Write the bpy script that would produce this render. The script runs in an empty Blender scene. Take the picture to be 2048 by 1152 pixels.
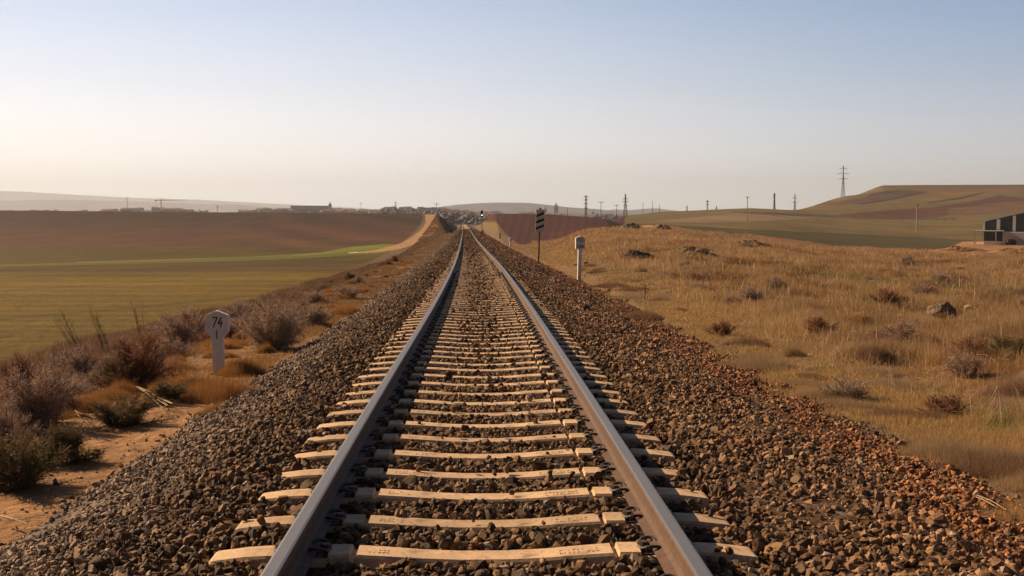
import bpy, bmesh, math, random
import numpy as np
from mathutils import Vector, Matrix

R = math.radians
rng = np.random.default_rng(7)
random.seed(7)
scene = bpy.context.scene
COL = scene.collection

# ------------------------------------------------------------------ camera, light, sky, exposure
EYE = 1.60
FPX = 2330.0            # focal length in pixels of a 2048 px wide picture
PITCH = math.atan((576 - 432) / FPX)
cam_d = bpy.data.cameras.new("camera")
cam_d.sensor_width = 36.0
cam_d.lens = 36.0 * FPX / 2048.0
cam_d.clip_start = 0.05
cam_d.clip_end = 60000
cam = bpy.data.objects.new("camera", cam_d)
COL.objects.link(cam)
cam.location = (0, 0, EYE)
cam.rotation_euler = (R(90) - PITCH, 0, 0)
scene.camera = cam

SUN_EL = R(31)
SUN_AZ = R(-60)         # measured from +Y (view direction), negative = left
sdir = Vector((math.sin(SUN_AZ) * math.cos(SUN_EL), math.cos(SUN_AZ) * math.cos(SUN_EL), math.sin(SUN_EL)))
sun_d = bpy.data.lights.new("sun", 'SUN')
sun_d.energy = 5.0
sun_d.angle = R(0.55)
sun_d.color = (1.0, 0.70, 0.42)
sun = bpy.data.objects.new("sun", sun_d)
COL.objects.link(sun)
sun.rotation_euler = sdir.to_track_quat('Z', 'Y').to_euler()
sun.location = (-40, 40, 60)

world = bpy.data.worlds.new("World")
scene.world = world
world.use_nodes = True
nt = world.node_tree
nt.nodes.clear()
def wn(t, **k):
    n = nt.nodes.new(t)
    for a, b in k.items():
        setattr(n, a, b)
    return n
w_out = wn('ShaderNodeOutputWorld')
w_bg = wn('ShaderNodeBackground')
w_bg.inputs['Strength'].default_value = 0.10
sky = wn('ShaderNodeTexSky')
sky.sky_type = 'NISHITA'
sky.sun_disc = False
sky.sun_elevation = SUN_EL
sky.sun_rotation = SUN_AZ
sky.altitude = 900
sky.air_density = 1.0
sky.dust_density = 3.0
sky.ozone_density = 1.0
# hazy veil of the low winter sky: pale and warm near the horizon and towards the sun, blue away from it
geo = wn('ShaderNodeTexCoord')
sep = wn('ShaderNodeSeparateXYZ')
nt.links.new(geo.outputs['Generated'], sep.inputs[0])
def ramp(stops, fac):
    r = wn('ShaderNodeValToRGB')
    r.color_ramp.interpolation = 'B_SPLINE' if len(stops) > 3 else 'EASE'
    e = r.color_ramp.elements
    while len(e) < len(stops):
        e.new(0.5)
    for i, (p, c) in enumerate(stops):
        e[i].position = p
        e[i].color = (c[0], c[1], c[2], 1)
    nt.links.new(fac, r.inputs['Fac'])
    return r.outputs['Color']
def lin(r, g, b):
    return tuple(((v / 255) / 12.92 if v / 255 <= .04045 else ((v / 255 + .055) / 1.055) ** 2.4) for v in (r, g, b))
def sc3(c, k):
    return tuple(v * k for v in c)
KS = 0.73               # picture brightness -> radiance at this exposure
sunside = ramp([(0.0, sc3(lin(255, 250, 248), KS * 1.22)), (0.05, sc3(lin(254, 247, 245), KS * 1.14)), (0.11, sc3(lin(222, 228, 240), KS)), (0.20, sc3(lin(170, 192, 226), KS)), (0.36, sc3(lin(68, 94, 142), KS)), (1.0, sc3(lin(20, 32, 66), KS))], sep.outputs['Z'])
farside = ramp([(0.0, sc3(lin(222, 218, 208), KS * 1.06)), (0.045, sc3(lin(192, 199, 206), KS * 1.05)), (0.11, sc3(lin(144, 168, 194), KS)), (0.20, sc3(lin(96, 134, 176), KS)), (0.36, sc3(lin(36, 60, 100), KS)), (1.0, sc3(lin(14, 28, 60), KS))], sep.outputs['Z'])
azi = wn('ShaderNodeVectorMath', operation='DOT_PRODUCT')
nt.links.new(geo.outputs['Generated'], azi.inputs[0])
azi.inputs[1].default_value = (-0.86, 0.5, 0.0)
mr = wn('ShaderNodeMapRange')
mr.interpolation_type = 'SMOOTHSTEP'
mr.inputs['From Min'].default_value = 0.0
mr.inputs['From Max'].default_value = 0.86
nt.links.new(azi.outputs['Value'], mr.inputs['Value'])
mx = wn('ShaderNodeMix', data_type='RGBA')
nt.links.new(mr.outputs[0], mx.inputs['Factor'])
nt.links.new(farside, mx.inputs[6])
nt.links.new(sunside, mx.inputs[7])
ten = wn('ShaderNodeVectorMath', operation='SCALE')
bk = wn('ShaderNodeMapRange')         # the half of the sky behind the camera is deeper
bk.inputs['From Min'].default_value = -0.3
bk.inputs['From Max'].default_value = 0.6
bk.inputs['To Min'].default_value = 1.6
bk.inputs['To Max'].default_value = 10.0
nt.links.new(sep.outputs['Y'], bk.inputs['Value'])
nt.links.new(bk.outputs[0], ten.inputs['Scale'])
nt.links.new(mx.outputs[2], ten.inputs[0])
mix2 = wn('ShaderNodeMix', data_type='RGBA')
mix2.inputs['Factor'].default_value = 0.88
nt.links.new(sky.outputs[0], mix2.inputs[6])
nt.links.new(ten.outputs[0], mix2.inputs[7])
nt.links.new(mix2.outputs[2], w_bg.inputs['Color'])
nt.links.new(w_bg.outputs[0], w_out.inputs[0])

scene.view_settings.view_transform = 'Standard'
scene.view_settings.look = 'None'
scene.view_settings.exposure = 0.75
scene.view_settings.gamma = 1.0
scene.cycles.max_bounces = 5
scene.cycles.diffuse_bounces = 3
scene.cycles.transmission_bounces = 3
scene.cycles.volume_bounces = 0
scene.cycles.use_adaptive_sampling = False

# ------------------------------------------------------------------ numeric helpers
def pchip(xk, yk):
    xk = np.array(xk, float); yk = np.array(yk, float)
    h = np.diff(xk); dl = np.diff(yk) / h
    m = np.zeros_like(yk)
    for i in range(1, len(xk) - 1):
        if dl[i - 1] * dl[i] > 0:
            w1 = 2 * h[i] + h[i - 1]; w2 = h[i] + 2 * h[i - 1]
            m[i] = (w1 + w2) / (w1 / dl[i - 1] + w2 / dl[i])
    m[0] = dl[0]; m[-1] = dl[-1]
    def f(x):
        x = np.clip(np.asarray(x, float), xk[0], xk[-1])
        i = np.clip(np.searchsorted(xk, x, side='right') - 1, 0, len(xk) - 2)
        t = (x - xk[i]) / h[i]
        return ((2*t**3 - 3*t**2 + 1) * yk[i] + (t**3 - 2*t**2 + t) * h[i] * m[i]
                + (-2*t**3 + 3*t**2) * yk[i + 1] + (t**3 - t**2) * h[i] * m[i + 1])
    return f
def sstep(a, b, x):
    t = np.clip((x - a) / (b - a), 0, 1)
    return t * t * (3 - 2 * t)
_perm = np.random.default_rng(3).random((256, 256))
def vnoise(x, y, s=0):
    x = np.asarray(x, float) + s * 17.31; y = np.asarray(y, float) + s * 5.77
    xi = np.floor(x).astype(int); yi = np.floor(y).astype(int)
    fx = x - xi; fy = y - yi
    fx = fx * fx * (3 - 2 * fx); fy = fy * fy * (3 - 2 * fy)
    g = lambda a, b: _perm[a & 255, b & 255]
    return (g(xi, yi) * (1 - fx) + g(xi + 1, yi) * fx) * (1 - fy) + (g(xi, yi + 1) * (1 - fx) + g(xi + 1, yi + 1) * fx) * fy
def fbm(x, y, s=0, o=4):
    v = 0; a = .5; t = 0
    for k in range(o):
        v = v + a * vnoise(x * 2**k, y * 2**k, s + k); t += a; a *= .5
    return v / t

# the railway's vertical and horizontal line
_d = pchip([-60, 0, 4.6, 8, 22, 48, 74, 127, 270, 676, 1400], [.9, 1.40, 1.43, 1.455, 1.61, 1.875, 2.16, 2.62, 3.30, 5.2, 8.2])
def rail_z(Y): return EYE - _d(Y)
xc = pchip([-60, 0, 4.6, 8, 22, 40, 74, 127, 270, 676, 1400], [1.67, .022, -.103, -.197, -.58, -1.17, -2.49, -4.65, -10.5, -27.4, -58])
HALF = 0.87
def sl_z(Y): return rail_z(Y) - 0.172     # top of the sleepers

# heights of the open fields (metres below the eye) by azimuth column and distance
YG = np.concatenate([np.linspace(-60, 20, 30), np.exp(np.linspace(math.log(20.5), math.log(16000), 500))])
def table(cols):
    us = np.array(sorted(cols)); g = np.zeros((len(us), len(YG)))
    for i, u in enumerate(us):
        k = cols[u]
        g[i] = pchip([a for a, b in k], [b for a, b in k])(YG)
    return us, g
def look(tb, u, Y):
    us, g = tb
    sh = np.broadcast(u, Y).shape
    u = np.clip(np.broadcast_to(u, sh), us[0], us[-1]).ravel(); Y = np.clip(np.broadcast_to(Y, sh), YG[0], YG[-1]).ravel()
    i = np.clip(np.searchsorted(us, u, side='right') - 1, 0, len(us) - 2)
    j = np.clip(np.searchsorted(YG, Y, side='right') - 1, 0, len(YG) - 2)
    a = (u - us[i]) / (us[i + 1] - us[i]); b = (Y - YG[j]) / (YG[j + 1] - YG[j])
    a = a * a * (3 - 2 * a) * .5 + a * .5
    return ((g[i, j] * (1 - a) + g[i + 1, j] * a) * (1 - b) + (g[i, j + 1] * (1 - a) + g[i + 1, j + 1] * a) * b).reshape(sh)
def c_left(pc):
    dc = (pc - 432) / FPX * 400
    return [(-60, 2.2), (0, 2.6), (15, 2.9), (25, 3.05), (50, 3.6), (100, 4.65), (150, 5.5), (200, 5.2), (270, 3.5), (335, 1.2), (400, dc), (430, dc + .15), (600, dc + 4), (900, 7), (16000, 7)]
TL = table({-700: c_left(419), 0: c_left(421), 520: c_left(425), 760: c_left(427.5), 850: c_left(429), 1000: c_left(429.5)})
def c_mound(pc):
    dc = (pc - 432) / FPX * 300
    return [(-60, 1.6), (0, 2.15), (20, 2.35), (50, 2.55), (100, 3.05), (127, 3.35), (160, 3.25), (200, 2.4), (250, .9), (300, dc), (325, dc + .05), (450, dc + 4), (900, 7), (16000, 7)]
TR = table({
    980: c_mound(427.5), 1050: c_mound(427.3), 1095: c_mound(428.8),
    1172: [(-60, 1.6), (0, 2.15), (20, 2.35), (30, 2.4), (60, 2.2), (90, 1.95), (115, 1.55), (145, 2.1), (200, 1.9), (250, .9), (300, .2), (325, .3), (450, 4), (900, 6), (16000, 7)],
    1211: [(-60, 1.6), (0, 2.15), (20, 2.35), (30, 2.4), (60, 2.1), (90, 1.75), (115, 1.3), (145, 1.9), (200, 2.0), (250, 1.2), (300, .75), (325, .9), (450, 2.5), (900, 5), (16000, 7)],
    1246: [(-60, 1.6), (0, 2.15), (20, 2.35), (30, 2.4), (60, 2.1), (90, 1.75), (115, 1.25), (145, 1.9), (250, 2.6), (300, 2.7), (400, 2.0), (600, 0), (750, -.2), (1000, 5), (16000, 7)],
    1330: [(-60, 1.6), (0, 2.15), (20, 2.35), (30, 2.4), (60, 2.2), (90, 1.85), (115, 1.3), (150, 2.1), (300, 2.6), (500, .9), (700, -2.8), (800, -2.2), (1100, 5), (16000, 7)],
    1500: [(-60, 1.6), (0, 2.15), (20, 2.35), (30, 2.4), (60, 2.4), (90, 2.05), (110, 1.9), (150, 2.9), (250, 3.6), (350, 2.9), (500, 1.0), (700, -4.8), (800, -4.8), (1100, 2), (16000, 7)],
    1700: [(-60, 1.6), (0, 2.15), (20, 2.4), (30, 2.5), (60, 2.65), (90, 2.7), (100, 2.8), (150, 4.0), (250, 5.5), (350, 5.8), (500, 4.6), (650, 0), (800, -7), (950, -16.7), (1000, -17), (1300, -2), (16000, 7)],
    1765: [(-60, 1.6), (0, 2.15), (20, 2.4), (30, 2.5), (60, 2.75), (90, 2.95), (102, 3.05), (150, 4.15), (250, 5.8), (350, 6.3), (500, 5.0), (680, 0), (880, -13), (1030, -27), (1070, -27.5), (1500, -12), (16000, 7)],
    1850: [(-60, 1.6), (0, 2.15), (20, 2.4), (30, 2.5), (60, 2.85), (90, 3.15), (105, 3.25), (150, 4.3), (250, 6.0), (350, 6.8), (500, 5.5), (700, 0), (900, -14), (1050, -27.8), (1100, -28), (1600, -12), (16000, 7)],
    2048: [(-60, 1.6), (0, 2.15), (20, 2.4), (30, 2.5), (60, 2.9), (90, 3.2), (105, 3.3), (150, 4.3), (260, 6.2), (350, 6.4), (500, 4.5), (700, -2), (900, -16), (1050, -28), (1100, -28), (1600, -12), (16000, 7)],
})
def c_far(pc):
    dc = (pc - 432) / FPX * 3000
    return [(-60, 6), (800, 6.5), (1200, 6.8), (1800, 4.5), (2400, .35 * dc + 1), (3000, dc), (3300, dc + 1), (4500, 12), (16000, 25)]
TF = table({u: c_far(p) for u, p in [(-700, 425), (0, 424), (180, 424), (230, 420), (370, 420), (410, 425), (500, 423), (570, 420), (760, 422), (800, 419), (900, 419), (960, 424), (1010, 427), (1240, 428), (1500, 432), (2100, 434)]})

def ground_z(X, Y, detail=True):
    X = np.asarray(X, float); Y = np.asarray(Y, float)
    o = X - xc(Y)
    u = 1024 + FPX * X / np.maximum(Y, 20)
    d = np.where(o < 0, look(TL, u, Y), look(TR, u, Y))
    d = np.where(np.abs(o) < 4, .5 * (look(TL, u, Y) + look(TR, u, Y)), d)
    k = sstep(650, 1150, Y) * (1 - sstep(1500, 1700, u))
    kk = sstep(1150, 1900, Y)
    k = np.maximum(k, kk)
    z = EYE - (d * (1 - k) + look(TF, u, Y) * k)
    form = sl_z(Y) - 0.60
    wl, wr = 4.9, 4.3
    out = np.where(o < 0, np.maximum(-o - wl, 0), np.maximum(o - wr, 0))
    up = np.where(o < 0, 1.0, 1.6); dn = np.where(o < 0, .45, .25)
    fade = sstep(900, 1300, Y)
    zc = np.clip(z, form - out * dn, form + out * up)
    z = zc * (1 - fade) + z * fade
    if detail:
        rough = sstep(.0, 3.0, out)
        grassy = np.where(o > 0, 1.0, np.exp(-np.maximum(out - 2.5, 0) / 1.5)) * (1 - sstep(110, 150, Y) * (o > 0)) * (1 - sstep(300, 400, Y))
        z = z + rough * grassy * ((fbm(X / 3.2, Y / 3.6, 1) - .5) * .55 + (fbm(X / .8, Y / .9, 5, 3) - .5) * .16)
        near = (1 - sstep(60, 90, np.abs(Y)))
        z = z + near * (fbm(X / .35, Y / .35, 9, 3) - .5) * .05
        fld = (o < 0) * sstep(2.5, 5, out) * (1 - sstep(500, 700, Y))
        z = z + fld * (fbm(X / 25, Y / 25, 11, 3) - .5) * .35
        far = sstep(2000, 4000, Y)
        z = z + far * (fbm(X / 300, Y / 300, 12, 3) - .5) * 8
    return z

def project(X, Y, Z):
    c, s = math.cos(PITCH), math.sin(PITCH)
    dz = Z - EYE
    dep = Y * c - dz * s
    upc = Y * s + dz * c
    return 1024 + FPX * X / dep, 576 - FPX * upc / dep
def ray(px, py):
    c, s = math.cos(PITCH), math.sin(PITCH)
    a = (px - 1024) / FPX; b = (576 - py) / FPX
    return np.array([a, c + b * s, -s + b * c])
def at(px, py, Y):                       # the point seen at a pixel, at distance Y
    r = ray(px, py); t = Y / r[1]
    return (r[0] * t, Y, EYE + r[2] * t)
_ys = np.exp(np.linspace(math.log(3), math.log(1500), 6000))
def on_ground(px, py):                   # where the ground is met under a pixel
    r = ray(px, py); t = _ys / r[1]
    z = EYE + r[2] * t; g = ground_z(r[0] * t, _ys)
    k = np.argmax(z < g)
    return (float(r[0] * t[k]), float(_ys[k]), float(g[k]))

# ------------------------------------------------------------------ mesh and object helpers
def mesh_np(name, V, tris=None, quads=None, cols=None, smooth=False, mats=(), matidx=None):
    me = bpy.data.meshes.new(name)
    V = np.asarray(V, np.float32)
    nt_ = 0 if tris is None else len(tris); nq = 0 if quads is None else len(quads)
    loops = np.concatenate([np.asarray(a, np.int32).ravel() for a in (tris, quads) if a is not None and len(a)])
    me.vertices.add(len(V)); me.vertices.foreach_set('co', V.ravel())
    me.loops.add(len(loops)); me.loops.foreach_set('vertex_index', loops)
    me.polygons.add(nt_ + nq)
    st = np.concatenate([np.arange(nt_) * 3, nt_ * 3 + np.arange(nq) * 4]).astype(np.int32)
    me.polygons.foreach_set('loop_start', st)
    me.polygons.foreach_set('use_smooth', np.full(nt_ + nq, smooth))
    for m in mats:
        me.materials.append(m)
    if matidx is not None:
        me.polygons.foreach_set('material_index', np.asarray(matidx, np.int32))
    if cols is not None:
        at_ = me.attributes.new('tint', 'FLOAT_COLOR', 'POINT')
        c = np.ones((len(V), 4), np.float32); c[:, :3] = cols
        at_.data.foreach_set('color', c.ravel())
    me.update()
    return me
def link(name, me, parent=None, loc=None, rot=None, scl=None):
    o = bpy.data.objects.new(name, me)
    COL.objects.link(o)
    if parent: o.parent = parent
    if loc is not None: o.location = loc
    if rot is not None: o.rotation_euler = rot
    if scl is not None: o.scale = (scl,) * 3 if isinstance(scl, (int, float)) else scl
    return o
def tag(o, label=None, cat=None, group=None, kind=None):
    if label: o['label'] = label
    if cat: o['category'] = cat
    if group: o['group'] = group
    if kind: o['kind'] = kind
    return o
class MB:
    """collects shapes for ONE mesh"""
    def __init__(s): s.v = []; s.f = []; s.m = []
    def add(s, vs, fs, mi=0):
        b = len(s.v); s.v += [tuple(p) for p in vs]
        for f in fs: s.f.append([b + i for i in f]); s.m.append(mi)
    def box(s, c, d, mi=0, M=None):
        x, y, z = (k / 2 for k in d)
        vs = [Vector((a * x, b * y, e * z)) for a in (-1, 1) for b in (-1, 1) for e in (-1, 1)]
        if M: vs = [M @ p for p in vs]
        vs = [p + Vector(c) for p in vs]
        s.add(vs, [(0, 1, 3, 2), (4, 6, 7, 5), (0, 4, 5, 1), (2, 3, 7, 6), (0, 2, 6, 4), (1, 5, 7, 3)], mi)
    def bar(s, a, b, w, mi=0, n=4, w2=None):
        a = Vector(a); b = Vector(b); d = (b - a).normalized()
        q = d.orthogonal().normalized(); r = d.cross(q); w2 = w if w2 is None else w2
        vs = []
        for p, ww in ((a, w), (b, w2)):
            for k in range(n):
                t = 2 * math.pi * (k + .5) / n
                vs.append(p + (q * math.cos(t) + r * math.sin(t)) * ww)
        fs = [(k, (k + 1) % n, n + (k + 1) % n, n + k) for k in range(n)] + [tuple(reversed(range(n))), tuple(range(n, 2 * n))]
        s.add(vs, fs, mi)
    def tube(s, pts, w, mi=0, n=6):
        P = [Vector(p) for p in pts]; vs = []
        for i, p in enumerate(P):
            d = (P[min(i + 1, len(P) - 1)] - P[max(i - 1, 0)]).normalized()
            q = d.cross(Vector((0, 0, 1)))
            if q.length < .1: q = d.cross(Vector((1, 0, 0)))
            q.normalize(); r = d.cross(q)
            ww = w[i] if isinstance(w, (list, tuple)) else w
            for k in range(n):
                t = 2 * math.pi * k / n
                vs.append(p + (q * math.cos(t) + r * math.sin(t)) * ww)
        fs = []
        for i in range(len(P) - 1):
            for k in range(n):
                fs.append((i * n + k, i * n + (k + 1) % n, (i + 1) * n + (k + 1) % n, (i + 1) * n + k))
        fs += [tuple(reversed(range(n))), tuple(range((len(P) - 1) * n, len(P) * n))]
        s.add(vs, fs, mi)
    def prism(s, outline, y0, y1, mi=0):
        """outline in x,z extruded along y"""
        n = len(outline)
        vs = [(x, y0, z) for x, z in outline] + [(x, y1, z) for x, z in outline]
        s.add(vs, [tuple(range(n)), tuple(reversed(range(n, 2 * n)))] + [(k, k + n, (k + 1) % n + n, (k + 1) % n) for k in range(n)], mi)
    def mesh(s, name, mats, smooth=False, bevel=0):
        me = bpy.data.meshes.new(name)
        me.from_pydata(s.v, [], s.f)
        me.polygons.foreach_set('material_index', s.m)
        for m in (mats if isinstance(mats, (list, tuple)) else [mats]): me.materials.append(m)
        bm = bmesh.new(); bm.from_mesh(me)
        bmesh.ops.recalc_face_normals(bm, faces=bm.faces)
        if bevel:
            ed = [e for e in bm.edges if len(e.link_faces) == 2 and e.calc_face_angle(0) > .5]
            bmesh.ops.bevel(bm, geom=ed, offset=bevel, segments=2, affect='EDGES', profile=.6)
        bm.to_mesh(me); bm.free()
        if smooth:
            me.polygons.foreach_set('use_smooth', [True] * len(me.polygons))
        me.update()
        return me
    def build(s, name, mats, parent=None, smooth=False, bevel=0, **k):
        return link(name, s.mesh(name, mats, smooth, bevel), parent, **k)
def empty(name, loc, rz=0, s=1):
    o = bpy.data.objects.new(name, None); COL.objects.link(o)
    o.location = loc; o.rotation_euler = (0, 0, rz); o.scale = (s, s, s)
    o.empty_display_size = .3
    return o
def copy_tree(o, parent=None):
    c = o.copy(); COL.objects.link(c)
    if parent: c.parent = parent
    for ch in list(o.children): copy_tree(ch, c)
    return c

# ------------------------------------------------------------------ materials
def mat(name, col=None, rough=.85, metal=0, vcol=False, noise=None, bump=None, trans=0, spec=.3, emit=None, var=None, spots=None, obj_rand=0):
    m = bpy.data.materials.new(name); m.use_nodes = True
    t = m.node_tree; N = t.nodes; L = t.links
    b = N['Principled BSDF']
    b.inputs['Roughness'].default_value = rough
    b.inputs['Metallic'].default_value = metal
    b.inputs['Specular IOR Level'].default_value = spec
    tc = N.new('ShaderNodeTexCoord')
    if vcol:
        a = N.new('ShaderNodeAttribute'); a.attribute_name = 'tint'; src = a.outputs['Color']
    else:
        c = N.new('ShaderNodeRGB'); c.outputs[0].default_value = (*col, 1); src = c.outputs[0]
    def nz(scale, detail=4, stretch=None):
        n = N.new('ShaderNodeTexNoise'); n.inputs['Scale'].default_value = scale; n.inputs['Detail'].default_value = detail
        if stretch:
            mp = N.new('ShaderNodeMapping'); mp.inputs['Scale'].default_value = stretch
            L.new(tc.outputs['Object'], mp.inputs[0]); L.new(mp.outputs[0], n.inputs['Vector'])
        else:
            L.new(tc.outputs['Object'], n.inputs['Vector'])
        return n.outputs['Fac']
    for (sc_, amt, st) in (noise or []):
        f = nz(sc_, 5, st)
        r = N.new('ShaderNodeMapRange'); r.inputs['From Min'].default_value = .3; r.inputs['From Max'].default_value = .7
        r.inputs['To Min'].default_value = 1 - amt; r.inputs['To Max'].default_value = 1 + amt
        L.new(f, r.inputs['Value'])
        v = N.new('ShaderNodeVectorMath'); v.operation = 'SCALE'
        L.new(src, v.inputs[0]); L.new(r.outputs[0], v.inputs['Scale']); src = v.outputs[0]
    if var:                                   # (colour, scale, threshold, softness): patches of another colour
        for (c2, sc_, th, so, st) in var:
            f = nz(sc_, 6, st)
            r = N.new('ShaderNodeMapRange'); r.inputs['From Min'].default_value = th; r.inputs['From Max'].default_value = th + so
            L.new(f, r.inputs['Value'])
            mxx = N.new('ShaderNodeMix'); mxx.data_type = 'RGBA'
            L.new(r.outputs[0], mxx.inputs['Factor']); L.new(src, mxx.inputs[6]); mxx.inputs[7].default_value = (*c2, 1)
            src = mxx.outputs[2]
    if obj_rand:
        oi = N.new('ShaderNodeObjectInfo'); r = N.new('ShaderNodeMapRange')
        r.inputs['To Min'].default_value = 1 - obj_rand; r.inputs['To Max'].default_value = 1 + obj_rand
        L.new(oi.outputs['Random'], r.inputs['Value'])
        v = N.new('ShaderNodeVectorMath'); v.operation = 'SCALE'
        L.new(src, v.inputs[0]); L.new(r.outputs[0], v.inputs['Scale']); src = v.outputs[0]
    L.new(src, b.inputs['Base Color'])
    if bump:
        h = None
        for (sc_, dist, st) in bump:
            f = nz(sc_, 6, st)
            bp = N.new('ShaderNodeBump'); bp.inputs['Distance'].default_value = dist; bp.inputs['Strength'].default_value = 1
            L.new(f, bp.inputs['Height'])
            if h: L.new(h, bp.inputs['Normal'])
            h = bp.outputs[0]
        L.new(h, b.inputs['Normal'])
    if emit:
        b.inputs['Emission Color'].default_value = (*emit[0], 1); b.inputs['Emission Strength'].default_value = emit[1]
    if trans:
        tr = N.new('ShaderNodeBsdfTranslucent'); L.new(src, tr.inputs['Color'])
        ms = N.new('ShaderNodeMixShader'); ms.inputs[0].default_value = trans
        L.new(b.outputs[0], ms.inputs[1]); L.new(tr.outputs[0], ms.inputs[2])
        L.new(ms.outputs[0], N['Material Output'].inputs['Surface'])
    return m
M_ground = mat('earth_and_fields', vcol=True, rough=.95, spec=.1,
               noise=[(9, .16, None), (1.3, .16, None), (.09, .10, (1, .5, 1)), (.55, .14, (.12, 1, 1))], bump=[(14, .03, None), (2.2, .10, None)])
M_bed = mat('fine_ballast', vcol=True, rough=.95, spec=.1, noise=[(24, .55, None), (7, .3, None)], bump=[(26, .03, None)])
M_stone = mat('ballast_stone', vcol=True, rough=.8, spec=.25, noise=[(45, .22, None)], bump=[(90, .004, None)])
M_grass = mat('dry_grass', vcol=True, rough=.75, spec=.2, trans=.35)
M_twig = mat('dry_twigs', vcol=True, rough=.8, spec=.2, trans=.2)
M_leaf = mat('town_tree_leaves', vcol=True, rough=.8, spec=.2)
M_conc = mat('weathered_concrete', (.50, .355, .225), rough=.85, noise=[(5, .20, None), (55, .16, None)], obj_rand=.16,
             var=[((.21, .14, .085), 7, .57, .16, None), ((.30, .23, .16), 30, .64, .06, None)], bump=[(140, .0015, None)])
M_rust = mat('rusty_steel', (.095, .056, .036), rough=.75, spec=.35, noise=[(18, .22, None), (2, .15, (1, .3, 1))], var=[((.10, .06, .04), 6, .62, .1, (1, .3, 3))], bump=[(120, .001, None)])
M_steel = mat('worn_rail_head', (.20, .20, .21), rough=.48, metal=.5, noise=[(30, .06, (1, .05, 1))])
M_clip = mat('dark_clip_steel', (.055, .042, .033), rough=.6, spec=.4, noise=[(60, .3, None)])
M_pad = mat('rubber_pad', (.05, .045, .04), rough=.9)
M_white = mat('white_paint', (.66, .645, .64), rough=.7, noise=[(14, .08, None), (3, .06, None)], var=[((.34, .27, .22), 8, .66, .08, (1, 1, .5))])
M_black = mat('black_paint', (.015, .015, .016), rough=.6)
M_post = mat('dark_painted_steel', (.05, .028, .02), rough=.6, noise=[(20, .3, None)])
M_cream = mat('faded_white_board', (.50, .50, .44), rough=.6, noise=[(12, .08, None)])
M_galv = mat('galvanised_steel', (.22, .21, .21), rough=.6, metal=.3)
M_wood = mat('pole_concrete', (.42, .33, .26), rough=.9, noise=[(3, .15, None)])
M_dpole = mat('dark_pole_wood', (.14, .11, .09), rough=.9)
M_lamp = mat('white_signal_lamp', (.9, .9, .9), emit=((1, .95, .9), 3.0))
M_lensr = mat('dark_red_lens', (.12, .01, .01), rough=.15)
M_gwhite = mat('warehouse_render', (.80, .78, .76), rough=.85, noise=[(.6, .06, None)])
M_gtrim = mat('warehouse_frame_paint', (.72, .68, .60), rough=.7)
M_gdark = mat('dark_cladding', (.045, .055, .065), rough=.5, noise=[(1.2, .2, (6, 1, .2))])
M_roofm = mat('pale_roof_sheet', (.55, .53, .50), rough=.6)
M_rock = mat('pale_rock', (.44, .33, .23), rough=.9, noise=[(5, .2, None)], bump=[(9, .03, None)], obj_rand=.15)
M_boulder = mat('lichened_boulder', (.19, .13, .085), rough=.95, noise=[(3, .3, None), (14, .25, None)], bump=[(5, .12, None)])
M_rubble = mat('dark_rubble', (.08, .065, .055), rough=.95, noise=[(4, .35, None)], bump=[(6, .08, None)])
M_heap = mat('earth_heap', vcol=True, rough=.95, spec=.1, noise=[(5, .25, None)], bump=[(5, .1, None)])
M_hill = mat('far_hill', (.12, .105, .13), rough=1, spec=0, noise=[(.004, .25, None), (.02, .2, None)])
M_hill2 = mat('hazed_far_hill', (.24, .22, .26), rough=1, spec=0, noise=[(.003, .15, None)])  # fading by haze painted in as a paler hill colour
M_tw1 = mat('town_brick', (.30, .19, .15), rough=.9)
M_tw2 = mat('town_cream', (.42, .36, .30), rough=.9)
M_tw3 = mat('town_grey', (.22, .21, .21), rough=.9)
M_tr = mat('town_roof_tiles', (.24, .13, .09), rough=.9)
M_win = mat('town_window', (.05, .05, .06), rough=.3)
M_tstone = mat('tower_stone', (.22, .19, .17), rough=.9)
M_slate = mat('tower_slate', (.13, .12, .13), rough=.8)
M_red = mat('crane_paint', (.28, .17, .08), rough=.6)

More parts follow.
